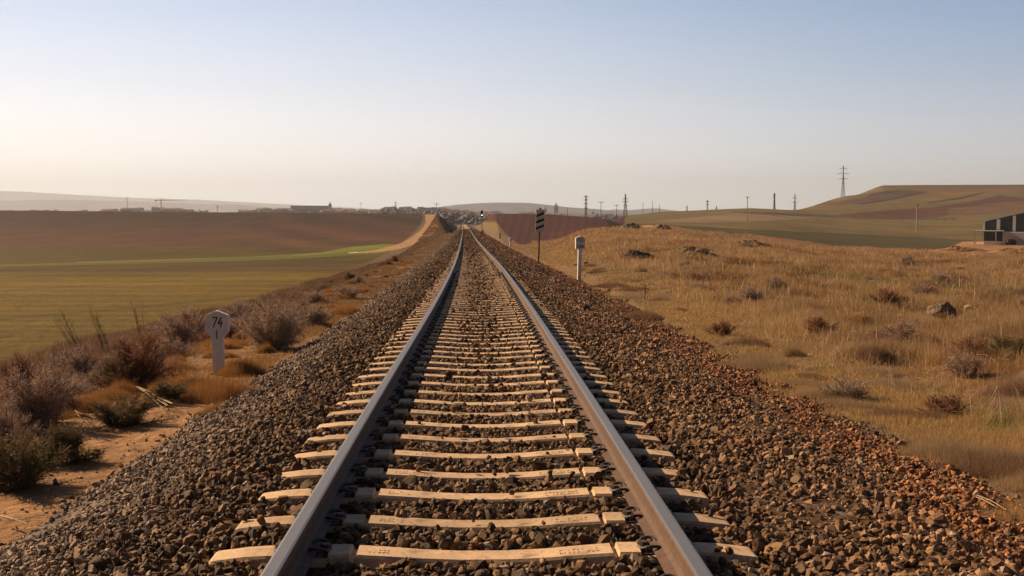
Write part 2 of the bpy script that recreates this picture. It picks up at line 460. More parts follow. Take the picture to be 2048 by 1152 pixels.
# ------------------------------------------------------------------ ground sheet
def poly_mask(px, py, pts):
    inside = np.zeros(px.shape, bool); n = len(pts)
    for i in range(n):
        x1, y1 = pts[i]; x2, y2 = pts[(i + 1) % n]
        c = ((y1 > py) != (y2 > py))
        xi = (x2 - x1) * (py - y1) / ((y2 - y1) if y2 != y1 else 1e-9) + x1
        inside ^= c & (px < xi)
    return inside
def above(px, py, pts):
    return py < np.interp(px, [p[0] for p in pts], [p[1] for p in pts])
C_path = np.array([.31, .175, .085]); C_soil = np.array([.30, .17, .09])
C_grass = np.array([.235, .145, .075]); C_straw = np.array([.20, .135, .075])
def ground_color(X, Y, Z):
    px, py = project(X, Y, Z)
    Yp = np.maximum(Y, 1); bad = Y < 3
    px = np.where(bad, 1024, px); py = np.where(bad, 2000, py)
    o = X - xc(Y)
    C = np.zeros(X.shape + (3,))
    def put(m, c, w=1.0):
        m = (m * w)[..., None] if not isinstance(m, np.ndarray) or m.dtype != bool else (m.astype(float) * w)[..., None]
        C[:] = C * (1 - m) + np.array(c) * m
    n1 = fbm(X / 2.5, Y / 4, 21); n2 = fbm(X / 12, Y / 9, 22); n3 = fbm(X / .6, Y / .6, 23, 3)
    # ---- left field
    lf = o < -4
    yb = [380, 424, 432, 446, 460, 475, 492, 508, 520, 532, 545, 560, 585, 620, 700, 800, 2100]
    cb = np.array([(.105, .062, .052), (.105, .062, .052), (.10, .062, .048), (.098, .064, .044), (.125, .068, .050), (.135, .075, .052), (.125, .082, .040),
          (.105, .078, .030), (.10, .082, .026), (.100, .066, .028), (.125, .090, .028), (.175, .120, .036), (.165, .112, .030), (.150, .105, .026), (.125, .090, .022), (.11, .07, .02), (.11, .07, .02)])
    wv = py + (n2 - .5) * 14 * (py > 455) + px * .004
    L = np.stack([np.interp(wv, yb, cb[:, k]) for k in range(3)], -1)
    ph = (X * .93 + Y * .36)
    fur = .5 + .5 * np.sin(ph / 3.3 + fbm(X / 40, Y / 40, 31) * 5)
    fs = ((Y > 150) & (Y < 430))
    L = L * (1 + (fs * (fur - .5) * .40 * sstep(380, 620, px))[..., None])
    rows = .5 + .5 * np.sin(py * .62 + fbm(X / 20, Y / 20, 32) * 4)
    L = L * (1 + ((py > 530) * (rows - .5) * .24)[..., None])
    C[:] = C_grass
    tr = (np.abs(((X * .97 - Y * .24 + fbm(X / 60, Y / 60, 77) * 6) / 14) % 1 - .5) < .035) & (Y < 260)
    L = L * (1 - .22 * tr[..., None]) * (.78 + .44 * fbm(X / 6, Y / 14, 78, 5)[..., None]) * (1 + .16 * (fbm(X / .9, Y / 1.6, 79, 2)[..., None] - .5) * (Y < 90)[..., None])
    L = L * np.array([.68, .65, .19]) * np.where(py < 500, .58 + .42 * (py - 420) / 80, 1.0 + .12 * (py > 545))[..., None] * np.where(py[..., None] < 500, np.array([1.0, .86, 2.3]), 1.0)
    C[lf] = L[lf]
    gs = [(-700, 541), (0, 529), (250, 522), (500, 514.5), (640, 506), (700, 501.5), (790, 493)]
    ge = [(-700, 546), (0, 533.5), (250, 528), (500, 521), (640, 515), (700, 510), (790, 505)]
    strip = lf & (o < -9) & ~above(px, py, gs) & above(px, py, ge) & (px < 770)
    put(strip * (.80 + .1 * sstep(300, 600, px)), (.105, .115, .014))
    put(lf & poly_mask(px, py, [(560, 514), (640, 505), (700, 494), (770, 488), (800, 489), (770, 496), (700, 503), (640, 509)]), (.15, .17, .018), .95)
    put(lf & (np.abs(py - np.interp(px, [p[0] for p in gs], [p[1] for p in gs])) < 1.1) & (px < 700) & (px > 150), (.17, .15, .06), .55)
    put(lf & poly_mask(px, py, [(695, 505), (720, 503.2), (720, 505), (695, 506.5)]), (.55, .5, .42), .9)
    put(lf & poly_mask(px, py, [(380, 464), (520, 429), (560, 425), (530, 430), (400, 464)]), (.06, .04, .035), .6)
    # verge along the line on the left
    vw = 8.6 + (n1 - .5) * 3.0 + 2.5 * sstep(90, 200, Y) * (1 - sstep(240, 300, Y)) * 0
    vg = lf & (-o < vw) & (Y < 900)
    vc = np.array([.16, .10, .062]) * (1 - n1[..., None] * .6) + np.array([.17, .12, .045]) * (n1[..., None] * .6)
    C[vg] = vc[vg]
    cut = (Y > 90) & (Y < 620) & (o > -12) & (o < -4.9)
    put(cut * sstep(90, 160, Y), (.145, .098, .060), .8)
    put((lf & (o > -9) & (o < -4.9) & (Y > 230) & (Y < 620)), (.10, .085, .045), .6)
    road = lf & poly_mask(px, py, [(852, 420), (851.5, 445), (846, 455), (838, 463), (822, 475), (800, 487), (780, 493), (750, 500), (715, 504), (715, 506.5), (760, 504), (800, 498), (828, 489), (848, 478), (865, 468), (874, 455), (876, 447), (875.5, 420)]) & (Y < 700) & (Y > 90)
    put(road, (.33, .205, .11))
    put(lf & poly_mask(px, py, [(846, 420), (850.5, 420), (849.5, 445), (843, 456), (834, 464), (818, 475), (806, 481), (826, 466), (838, 454), (845, 440)]) & (Y > 90) & (Y < 700), (.11, .10, .035), .8)
    # ---- right side
    rt = o >= 4
    g = np.clip(.15 + 1.4 * (n2 - .3), 0, 1)[..., None]
    Rg = np.array([.235, .140, .072]) * (1 - g) + np.array([.29, .175, .085]) * g
    Rg = Rg * (1 + (n1[..., None] - .5) * .35)
    Rg = np.where(((Y > 75) & (n2 > .52))[..., None], Rg * np.array([1.0, .95, .95]), Rg)
    edge = rt & (o < 6.6 + 2 * (n1 - .5)) & (Y < 110)
    Rg = np.where(edge[..., None], C_straw * (.75 + .5 * n3[..., None]), Rg)
    Rg = Rg * np.where(Y > 110, .62, .75)[..., None]
    C[rt] = Rg[rt]
    G = [(1240, 457.5), (1300, 450), (1333, 455), (1400, 466), (1500, 473), (1560, 488), (1640, 496), (1760, 500), (1830, 500), (1870, 502), (1905, 493), (1960, 487), (2048, 493), (3000, 493)]
    F = [(1240, 447), (1333, 449), (1470, 457.5), (1640, 465), (1780, 471), (1900, 478), (1960, 481), (2048, 481), (3000, 481)]
    beyond = rt & (Y > 125) & (px > 1236)
    put(beyond, (.145, .118, .042))
    put(beyond & above(px, py, G) & ~above(px, py, F), (.095, .078, .030))
    put(beyond & above(px, py, F), (.19, .142, .058))
    put(beyond & above(px, py, F) & (py > 436) & (px > 1450), (.185, .135, .050), .8)
    put(beyond & poly_mask(px, py, [(1290, 444), (1400, 434), (1466, 427), (1560, 430.5), (1640, 435.5), (1560, 440), (1490, 443.5), (1380, 445)]), (.27, .19, .12))
    put(beyond & poly_mask(px, py, [(1240, 436), (1340, 423), (1450, 419), (1500, 417), (1420, 426), (1330, 433), (1260, 440)]), (.17, .145, .050))
    put(beyond & poly_mask(px, py, [(1320, 428), (1360, 425), (1440, 428), (1400, 431), (1330, 432)]), (.20, .12, .07), .8)
    hedge = np.interp(px, [1466, 1560, 1640, 1760, 1900, 1930], [424, 428, 431.5, 436, 438, 436])
    hn = vnoise(px / 5, py / 2, 41)
    put(beyond & (np.abs(py - hedge) < 2.3) & (px > 1466) & (px < 1915) & (hn > .25), (.075, .060, .035), .85)
    put(beyond & poly_mask(px, py, [(1560, 412), (1640, 405), (1720, 397), (1768, 384), (1810, 380), (1852, 384), (1820, 391), (1792, 397), (1720, 408), (1640, 411), (1560, 416), (1466, 421)]), (.145, .088, .055))
    put(beyond & poly_mask(px, py, [(1740, 388), (1775, 382), (1805, 380.5), (1795, 384), (1760, 390), (1735, 394)]), (.085, .075, .045))
    put(beyond & poly_mask(px, py, [(1720, 406.5), (1760, 401), (1800, 393), (1852, 383.5), (1855, 385), (1800, 396.5), (1760, 404.5), (1720, 409)]), (.065, .045, .035))
    put(beyond & poly_mask(px, py, [(1852, 405), (1919, 395), (1967, 384), (1972, 385.5), (1925, 397.5), (1860, 407)]), (.07, .055, .035))
    red = [(1680, 429), (1760, 422), (1834, 416), (1890, 414), (1959, 400), (1999, 390), (2039, 396), (2100, 402), (2009, 404), (1939, 413), (1890, 433), (1834, 435), (1760, 435), (1680, 433)]
    put(beyond & poly_mask(px, py, red), (.135, .058, .034))
    put(beyond & poly_mask(px, py, [(1870, 414), (1959, 400), (1999, 390), (2039, 396), (2000, 403), (1930, 412), (1880, 420)]), (.125, .058, .042))
    put(beyond & poly_mask(px, py, [(1895, 418), (2009, 405), (2100, 400), (2400, 400), (2400, 430), (2048, 424), (1900, 434)]), (.175, .105, .062))
    put(beyond & (px > 1850) & (py < 384), (.20, .125, .075))
    put(beyond & poly_mask(px, py, [(1860, 386), (1945, 384), (1960, 386), (1860, 402)]), (.22, .15, .06))
    put(beyond & (py < 376) & (px > 1750), (.15, .11, .06), .6)
    C[beyond] *= (.66 * (.72 + .56 * fbm(X / 9, Y / 14, 88, 5)) * (.88 + .24 * fbm(X / 60, Y / 50, 89, 3)))[beyond][:, None]
    # red ploughed rise
    mt = np.interp(px, [960, 1027, 1055, 1092, 1133, 1240, 1250], [470, 489.5, 489.5, 467, 460, 458, 458])
    mound = rt & (Y > 118) & (Y < 600) & (o > 6.0) & (px < 1248) & ((py < mt) | (Y > 150))
    furm = .5 + .5 * np.sin((px + (py - 428) * .25) / 2.9 + fbm(X / 9, Y / 30, 51) * 2)
    mc = np.array([.056, .022, .018]) * (1 + .30 * (furm[..., None] - .5)) * (1 + (n2[..., None] - .5) * .3)
    C[mound] = mc[mound]
    slope = rt & (Y > 150) & (Y < 900) & (o < 8.2) & (o > 4.3) & ~mound
    put(slope, (.14, .105, .045), .85)
    tan = poly_mask(px, py, [(1262, 453), (1300, 450), (1312, 453), (1300, 456), (1262, 457)]) & beyond
    put(tan, (.42, .28, .16))
    tan2 = rt & poly_mask(px, py, [(1905, 492), (1925, 483), (1960, 482), (2048, 485), (2400, 485), (2400, 503), (2048, 503), (1940, 500), (1880, 507)]) & (Y > 100)
    C[tan2] = (np.array([.27, .15, .08]) * (.55 + .8 * n1[..., None]))[tan2]
    for (gx, gy, rx, ry) in [(1755, 567, 45, 9), (1900, 575, 45, 8), (1680, 560, 30, 6), (1745, 610, 40, 10), (1740, 660, 26, 9), (1640, 552, 30, 6), (2040, 590, 40, 8), (1390, 520, 25, 5), (2010, 840, 40, 30)]:
        e = np.exp(-(((px - gx) / rx) ** 2 + ((py - gy) / ry) ** 2) * 1.2)
        put((e * rt).astype(float), (.10, .11, .028), .8)
    # far plain, town ground
    fp = (Y > 650) & ~(rt & (px > 1236) & (Y < 1500))
    put(fp, (.105, .085, .06))
    # ---- formation
    fm = (np.abs(o) < 5.0)
    put(fm & (o < 0), C_path * .95)
    put((fm & (o < 0)) * sstep(11, 17, Y + (n1 - .5) * 6), (.19, .12, .065), .75)
    put((fm & (o < 0)) * sstep(20, 40, Y), (.17, .11, .065), .8)
    put(fm & (o > 0), (.135, .09, .052))
    return C
uu = np.concatenate([np.linspace(-9000, -1500, 26), np.linspace(-1400, -150, 40)[:-1], np.arange(-150, 2200, 2.5), np.linspace(2200, 3500, 40), np.linspace(3700, 11000, 26)])
yy = np.concatenate([np.linspace(-40, 2.5, 20), np.exp(np.arange(math.log(2.8), math.log(30), .013)), np.exp(np.arange(math.log(30), math.log(230), .009)), np.exp(np.arange(math.log(230), math.log(1150), .0056)), np.exp(np.linspace(math.log(1150), math.log(16000), 70))])
UU, YY = np.meshgrid(uu, yy)
XX = (UU - 1024) / FPX * np.sqrt(YY ** 2 + 36)
ZZ = ground_z(XX, YY)
CC = ground_color(XX, YY, ZZ)
nr, ncn = XX.shape
idx = np.arange(nr * ncn).reshape(nr, ncn)
quads = np.stack([idx[:-1, :-1], idx[:-1, 1:], idx[1:, 1:], idx[1:, :-1]], -1).reshape(-1, 4)
me = mesh_np('ground', np.stack([XX, YY, ZZ], -1).reshape(-1, 3), quads=quads, cols=CC.reshape(-1, 3), smooth=True, mats=[M_ground])
tag(link('ground', me), kind='structure')
del UU, XX, YY, ZZ, CC, quads

# far ridges
def ridge(name, pts, Y0, dpt, seed, m=None):
    us = np.linspace(pts[0][0], pts[-1][0], 160)
    top = np.interp(us, [p[0] for p in pts], [p[1] for p in pts])
    tz = EYE + (432 - top) / FPX * Y0
    rows = np.linspace(-1, 1, 31)
    V = []
    for r in rows:
        Y = Y0 + r * dpt
        X = (us - 1024) / FPX * Y0 * (1 + r * dpt / Y0 * .6)
        prof = math.cos(r * math.pi / 2) ** 1.3
        base = -30.0
        n = (fbm(X / (dpt * .25), np.full_like(X, Y) / (dpt * .25), seed, 4) - .5) * (abs(r) > .07) * 22 * (Y0 / 8000)
        z = base + (tz - base) * prof + n * prof
        V.append(np.stack([X, np.full_like(X, Y), z], -1))
    V = np.array(V); n1, n2 = V.shape[:2]
    ix = np.arange(n1 * n2).reshape(n1, n2)
    q = np.stack([ix[:-1, :-1], ix[:-1, 1:], ix[1:, 1:], ix[1:, :-1]], -1).reshape(-1, 4)
    tag(link(name, mesh_np(name, V.reshape(-1, 3), quads=q, smooth=True, mats=[m or M_hill])), kind='structure')
ridge('hills', [(820, 432), (860, 420), (885, 415.5), (920, 410.5), (960, 407.5), (1000, 406.5), (1060, 407.5), (1100, 411), (1140, 415), (1180, 417.5), (1215, 421), (1240, 428), (1260, 433)], 6000, 1500, 3)
ridge('hills', [(1150, 433), (1190, 423), (1228, 419), (1262, 420), (1290, 417.5), (1312, 416.5), (1340, 420.5), (1380, 426), (1440, 430), (1500, 434)], 6800, 1200, 5)
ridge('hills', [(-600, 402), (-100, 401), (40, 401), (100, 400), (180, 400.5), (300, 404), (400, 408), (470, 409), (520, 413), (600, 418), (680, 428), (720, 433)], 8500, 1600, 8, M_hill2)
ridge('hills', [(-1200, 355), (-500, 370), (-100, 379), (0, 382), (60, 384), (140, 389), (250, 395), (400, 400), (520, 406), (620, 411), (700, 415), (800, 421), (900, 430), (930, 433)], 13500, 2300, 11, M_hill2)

# ------------------------------------------------------------------ ballast
def bed_h(o):
    return np.interp(o, [-3.45, -3.2, -1.85, -1.45, 1.7, 2.35, 2.48, 2.96, 3.3, 4.15, 4.4], [-.66, -.60, -.07, -.034, -.034, -.060, -.09, -.50, -.56, -.60, -.68])
def stone_color(o, Y, n):
    r = rng.random(n)[:, None]
    grey = np.array([.30, .238, .20]); brown = np.array([.165, .105, .062]); rb = np.array([.245, .150, .088]); red = np.array([.34, .135, .055]); dark = np.array([.085, .066, .05])
    k1 = sstep(-1.5, -3.2, o)[:, None]; k2 = sstep(1.2, 2.0, o)[:, None]; k3 = (sstep(2.8, 3.4, o) * (vnoise(o * 1.2, Y * .8, 61) > .35))[:, None]
    c = brown * (1 - k1) + grey * k1
    c = c * (1 - k2) + rb * k2
    c = c * (1 - k3 * .42) + red * k3 * .42
    k4 = sstep(12, 30, Y)[:, None] * (1 - k1) * .35
    c = c * (1 - k4) + np.array([.17, .085, .055]) * k4
    c = c * (.35 + 1.4 * rng.random(n)[:, None] ** 1.3) * np.array([.90, .83, .72])
    c = np.where(r < .10, c * .3 + dark * .7, c)
    c = np.where(r > .955, c * .4 + np.array([.42, .34, .26]) * .6, c)
    c = np.where((r > .10) & (r < .2), c * np.array([.9, 1.0, 1.12]), c)
    rail_shade = np.exp(-((np.abs(o + np.where(o < 0, .02, -.02)) - .80) / .20) ** 2)[:, None]  # dark shadow band beside each rail, painted into the stone colour
    c = c * (1 - .45 * rail_shade)
    return c
ob = np.arange(-3.45, 4.41, .08)
yb_ = np.concatenate([np.arange(-30, 3, .8), np.exp(np.arange(math.log(3), math.log(1000), .02))])
OO, YB = np.meshgrid(ob, yb_)
XB = xc(YB) + OO
ZB = sl_z(YB) + bed_h(OO) + (fbm(XB / .25, YB / .25, 71, 3) - .5) * .018 * (YB < 60) - .020 * (np.abs(OO) < .62) * (1 - sstep(60, 110, YB)) - .034 * (np.abs(OO) > 1.1) * (np.abs(OO) < 1.55)
ZB = ZB + 0.030 * sstep(90, 150, YB)
nB, mB = OO.shape
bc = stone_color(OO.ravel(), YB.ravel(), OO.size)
bc0 = bc * (.48 - .06 * sstep(60, 140, YB.ravel())[:, None])  # shadow between the stones put into the bed colour by darkening it
ix = np.arange(nB * mB).reshape(nB, mB)
q = np.stack([ix[:-1, :-1], ix[:-1, 1:], ix[1:, 1:], ix[1:, :-1]], -1).reshape(-1, 4)
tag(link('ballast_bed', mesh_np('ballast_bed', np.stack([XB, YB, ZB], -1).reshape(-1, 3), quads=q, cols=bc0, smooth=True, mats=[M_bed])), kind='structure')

def stone_protos(k, npts):
    out = []
    for i in range(k):
        bm = bmesh.new()
        ax = np.array([1.0, random.uniform(.6, .95), random.uniform(.45, .75)])
        for _ in range(npts):
            v = rng.normal(size=3); v /= np.linalg.norm(v)
            v = np.sign(v) * np.abs(v) ** .8
            bm.verts.new(v * ax * random.uniform(.85, 1.0))
        r = bmesh.ops.convex_hull(bm, input=bm.verts)
        bmesh.ops.delete(bm, geom=list({g for g in r['geom_unused'] + r['geom_interior'] if isinstance(g, bmesh.types.BMVert)}), context='VERTS')
        bmesh.ops.triangulate(bm, faces=bm.faces)
        bm.verts.ensure_lookup_table()
        out.append((np.array([v.co[:] for v in bm.verts]), np.array([[v.index for v in f.verts] for f in bm.faces])))
        bm.verts.index_update()
        out[-1] = (np.array([v.co[:] for v in bm.verts]), np.array([[v.index for v in f.verts] for f in bm.faces]))
        bm.free()
    return out
def rand_rot(n, tilt=None):
    q = rng.normal(size=(n, 4)); q /= np.linalg.norm(q, axis=1)[:, None]
    w, x, y, z = q.T
    return np.stack([np.stack([1 - 2*(y*y + z*z), 2*(x*y - z*w), 2*(x*z + y*w)], -1),
                     np.stack([2*(x*y + z*w), 1 - 2*(x*x + z*z), 2*(y*z - x*w)], -1),
                     np.stack([2*(x*z - y*w), 2*(y*z + x*w), 1 - 2*(x*x + y*y)], -1)], 1)
def scatter(protos, P, S, C, Vs, Ts, Cs, base):
    which = rng.integers(0, len(protos), len(P))
    for k, (pv, pf) in enumerate(protos):
        m = which == k; n = int(m.sum())
        if not n: continue
        Rm = rand_rot(n)
        v = np.einsum('nij,vj->nvi', Rm, pv) * S[m][:, None, None] + P[m][:, None, :]
        Vs.append(v.reshape(-1, 3).astype(np.float32))
        Ts.append((pf[None] + (np.arange(n) * len(pv))[:, None, None] + base).reshape(-1, 3))
        Cs.append(np.repeat(C[m], len(pv), axis=0))
        base += n * len(pv)
    return base
SP = 0.6; Y_S0 = 4.30
def stones(y0, y1, dens, size, protos, store):
    n = int((y1 - y0) * 7.6 * dens)
    o = rng.uniform(-3.3, 4.3, n); Y = rng.uniform(y0, y1, n)
    # ragged outer edges
    lim_l = -3.2 + (vnoise(Y / .7, Y * 0, 81) - .5) * .5; lim_r = 4.0 + (vnoise(Y / .8, Y * 0, 82) - .5) * .9
    keep = ((o > lim_l) | (rng.random(n) < .12)) & ((o < lim_r) | (rng.random(n) < .15))
    s = size * np.exp(rng.normal(0, .28, n)) * np.where(o < -1.8, .85, 1.0)
    ys = Y - Y_S0; near = np.abs(ys - np.round(ys / SP) * SP)
    ons = (np.abs(o) < 1.37) & (near < .105 + s * .45)
    lift = ons & (rng.random(n) < .016 + .30 * sstep(55, 120, Y)) & (np.abs(np.abs(o) - HALF) > .2)
    foot = np.abs(np.abs(o) - HALF) < (.075 + s * .7)
    keep &= (~ons | lift) & ~foot
    z = sl_z(Y) + bed_h(o) + rng.uniform(-.3, .55, n) * s
    # heaped a little against the inner side of the right-hand rail
    z += .022 * np.exp(-((o - .70) / .10) ** 2) + (.012 * (rng.random(n) < .2))
    z += (vnoise(o * 1.3, Y * 1.1, 83) - .5) * .05 * (np.abs(o) > 1.4)
    z = np.where(lift, sl_z(Y) + s * .45, z)
    P = np.stack([xc(Y) + o, Y, z], -1)[keep]
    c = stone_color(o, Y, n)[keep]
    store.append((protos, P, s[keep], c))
pA = stone_protos(40, 15); pB = stone_protos(24, 10); pC = stone_protos(16, 8)
store = []
stones(3.2, 12, 1000, .0262, pA, store)
stones(12, 34, 600, .0275, pB, store)
stones(34, 75, 190, .040, pC, store)
stones(75, 150, 75, .060, pC, store)
stones(150, 330, 22, .095, pC, store)
# a few stones strayed on the path and grass
n = 900; Y = np.exp(rng.uniform(math.log(5), math.log(40), n)); o = np.where(rng.random(n) < .6, -3.3 - rng.exponential(.7, n), 4.0 + rng.exponential(.6, n))
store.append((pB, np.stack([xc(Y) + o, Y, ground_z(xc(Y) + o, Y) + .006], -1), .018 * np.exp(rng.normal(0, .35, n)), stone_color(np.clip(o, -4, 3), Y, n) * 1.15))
Vs, Ts, Cs, base = [], [], [], 0
for a in store: base = scatter(*a, Vs, Ts, Cs, base)
me = mesh_np('ballast_stones', np.concatenate(Vs), tris=np.concatenate(Ts), cols=np.concatenate(Cs), mats=[M_stone])
tag(link('ballast_stones', me), 'crushed brown stone ballast heaped around sleepers and rails', 'ballast', kind='stuff')
del Vs, Ts, Cs, store

# ------------------------------------------------------------------ sleepers
GS = 'concrete sleepers under the rails'
M_mark = mat('casting_mark', (.20, .14, .095), rough=.9)
def marks(mb, seed):                      # worn figures cast into the concrete, too worn to read
    r = random.Random(seed)
    def bit(x, y, w, l):
        z = float(np.interp(abs(x), [.12, .30, .48, .608], [-.03, -.022, -.008, 0])) + .012
        mb.box((x, y, z), (w, l, .003), 1)
    def strip(x0, n):
        for k in range(n):
            x = x0 + k * .022
            for yv in (-.03, .014):
                if r.random() < .75:
                    bit(x, yv, r.uniform(.003, .005), r.uniform(.012, .026))
                    if r.random() < .6: bit(x + .008, yv + r.choice((-1, 0, 1)) * .009, .014, .004)
    strip(-.55, r.choice((6, 9, 12)))
    strip(.36, r.choice((3, 5, 9)))
def sleeper_mesh(name, full=True, seed=None):
    if full:
        st = [(-1.30, -.030, .100), (-1.285, -.024, .104), (-1.14, -.006, .104), (-1.03, .0, .104), (-.995, -.004, .104), (-.99, -.020, .106), (-.745, -.020, .106), (-.74, .004, .104),
              (-.64, .004, .102), (-.632, -.022, .100), (-.614, -.022, .100), (-.608, .0, .100), (-.48, -.008, .098), (-.30, -.022, .093), (-.12, -.030, .091)]
        st = st + [(-a, b, c) for a, b, c in reversed(st)]
    else:
        st = [(-1.30, -.055, .09), (-1.14, -.012, .10), (-.95, 0, .10), (-.6, 0, .10), (-.3, -.02, .095), (.3, -.02, .095), (.6, 0, .10), (.95, 0, .10), (1.14, -.012, .10), (1.30, -.055, .09)]
    mb = MB(); n = len(st); vs = []
    for x, z, w in st:
        w *= .90; z += .012
        vs += [(x, -w - .05, -.20), (x, -w - .006, z - .012), (x, -w + .006, z), (x, w - .006, z), (x, w + .006, z - .012), (x, w + .05, -.20)]
    fs = []
    for i in range(n - 1):
        for k in range(5):
            fs.append((i * 6 + k, i * 6 + k + 1, (i + 1) * 6 + k + 1, (i + 1) * 6 + k))
    fs += [tuple(range(6)), tuple(reversed(range((n - 1) * 6, n * 6)))]
    mb.add(vs, fs)
    if seed is not None: marks(mb, seed)
    return mb.mesh(name, [M_conc, M_mark])
me_far = sleeper_mesh('sleeper', False)
me_sl = [sleeper_mesh('concrete_beam', True, k) for k in range(6)]
def clip_mesh():
    mb = MB()
    # bent spring wire: two loops that press on the rail foot, bolt in the middle (x towards the rail)
    for s in (1, -1):
        pts = []
        for k in range(15):
            t = k / 14 * math.pi * 1.55
            pts.append((.028 - .042 * math.cos(t), s * (.045 + .040 * math.sin(t)), .030 + .022 * math.sin(t * .9)))
        pts += [(.085, s * .022, .018)]
        mb.tube(pts, .0085, n=6)
    mb.tube([(-.012, -.03, .030), (-.022, 0, .034), (-.012, .03, .030)], .0085)
    mb.bar((.0, 0, -.02), (.0, 0, .055), .013, n=8)
    mb.bar((.0, 0, .034), (.0, 0, .056), .024, n=6)
    mb.box((.03, 0, .004), (.10, .12, .014))
    return mb.mesh('rail_clip', M_clip)
me_clip = clip_mesh()
mp = MB(); mp.box((0, 0, 0), (.15, .17, .012)); me_pad = mp.mesh('rail_pad', M_pad)
ordn = ['first', 'second', 'third', 'fourth', 'fifth', 'sixth', 'seventh', 'eighth', 'ninth', 'tenth', 'eleventh', 'twelfth']
def track_rot(Y):
    return math.atan2(-(xc(Y + .5) - xc(Y - .5)), 1.0), math.atan2(float(rail_z(Y + .5) - rail_z(Y - .5)), 1.0)
N_IND = 298
for i in range(N_IND):
    Y = Y_S0 + SP * i
    rz, rx = track_rot(Y)
    loc = (float(xc(Y)), Y, float(sl_z(Y)))
    jit = (random.uniform(-.004, .004), random.uniform(-.012, .012), random.uniform(-.004, .004))
    if i < 60:
        e = empty('railway_sleeper', tuple(a + b for a, b in zip(loc, jit)), rz + R(random.uniform(-.35, .35)))
        e.rotation_euler = (rx, R(random.uniform(-.15, .15)), e.rotation_euler[2])
        link('concrete_beam', me_sl[(i * 7) % 6], e)
        for sx in (-1, 1):
            for side in (-1, 1):
                link('rail_clip', me_clip, e, loc=(sx * HALF + side * .108, 0, -.012), rot=(0, 0, 0 if side < 0 else math.pi))
            link('rail_pad', me_pad, e, loc=(sx * HALF, 0, -.0145))
    else:
        e = link('railway_sleeper', me_far, loc=loc, rot=(rx, 0, rz))
    if i < 13:
        lb = 'pale concrete sleeper nearest the camera, at the very bottom edge between the rails' if i <= 0 else 'pale concrete sleeper with faint casting marks, %s one counted up from the bottom edge' % (['first'] + ordn)[i]
    elif i < 60: lb = 'pale concrete sleeper held by dark spring clips, farther than the first dozen'
    else: lb = 'distant concrete sleeper seen as a thin pale line between the rails'
    tag(e, lb, 'sleeper', GS)
mbs = []
Vb = np.array([v.co[:] for v in me_far.vertices]); Fb = [tuple(p.vertices) for p in me_far.polygons]
mb = MB()
for i in range(N_IND, 1300):
    Y = Y_S0 + SP * i
    rz, rx = track_rot(Y); T = Matrix.Translation((float(xc(Y)), Y, float(sl_z(Y)))) @ Matrix.Rotation(rz, 4, 'Z')
    mb.box((0, 0, 0), (2.6, .2, .12)); 
    for k in range(8):
        mb.v[-8 + k] = tuple(T @ (Vector(mb.v[-8 + k]) - Vector((0, 0, .06))))
tag(mb.build('distant_sleepers', M_conc), 'run of sleepers too far down the track to tell apart', 'sleepers', GS, 'stuff')

# ------------------------------------------------------------------ rails
def rail(s, label):
    prof = [(-.07, 0), (-.07, .010), (-.03, .022), (-.011, .036), (-.0085, .07), (-.011, .108), (-.034, .120), (-.037, .126), (-.037, .148), (-.034, .155), (-.024, .1585),
            (.024, .1585), (.034, .155), (.037, .148), (.037, .126), (.034, .120), (.011, .108), (.0085, .07), (.011, .036), (.03, .022), (.07, .010), (.07, 0)]
    n = len(prof)
    ys = np.concatenate([np.arange(-20, 3, 1.5), np.arange(3, 60, .5), np.arange(60, 1000, 3)])
    V = []; 
    for Y in ys:
        rz, _ = track_rot(Y); c, s_ = math.cos(rz), math.sin(rz)
        bx, by, bz = float(xc(Y)), Y, float(rail_z(Y)) - .1585
        for x, z in prof:
            xx = s * HALF + x
            V.append((bx + xx * c, by + xx * s_, bz + z))
    Q = []; mi = []
    for i in range(len(ys) - 1):
        for k in range(n):
            Q.append((i * n + k, i * n + (k + 1) % n, (i + 1) * n + (k + 1) % n, (i + 1) * n + k)); mi.append(1 if 9 <= k <= 11 else 0)
    me = mesh_np('rail', V, quads=np.array(Q)[:, ::-1], smooth=False, mats=[M_rust, M_steel], matidx=mi)
    tag(link('rail', me), label, 'rail', 'rails of the single track')
rail(-1, 'left-hand steel rail with its camera-side flank in deep shadow')
rail(1, 'right-hand steel rail with its rusty inner flank lit by the sun')

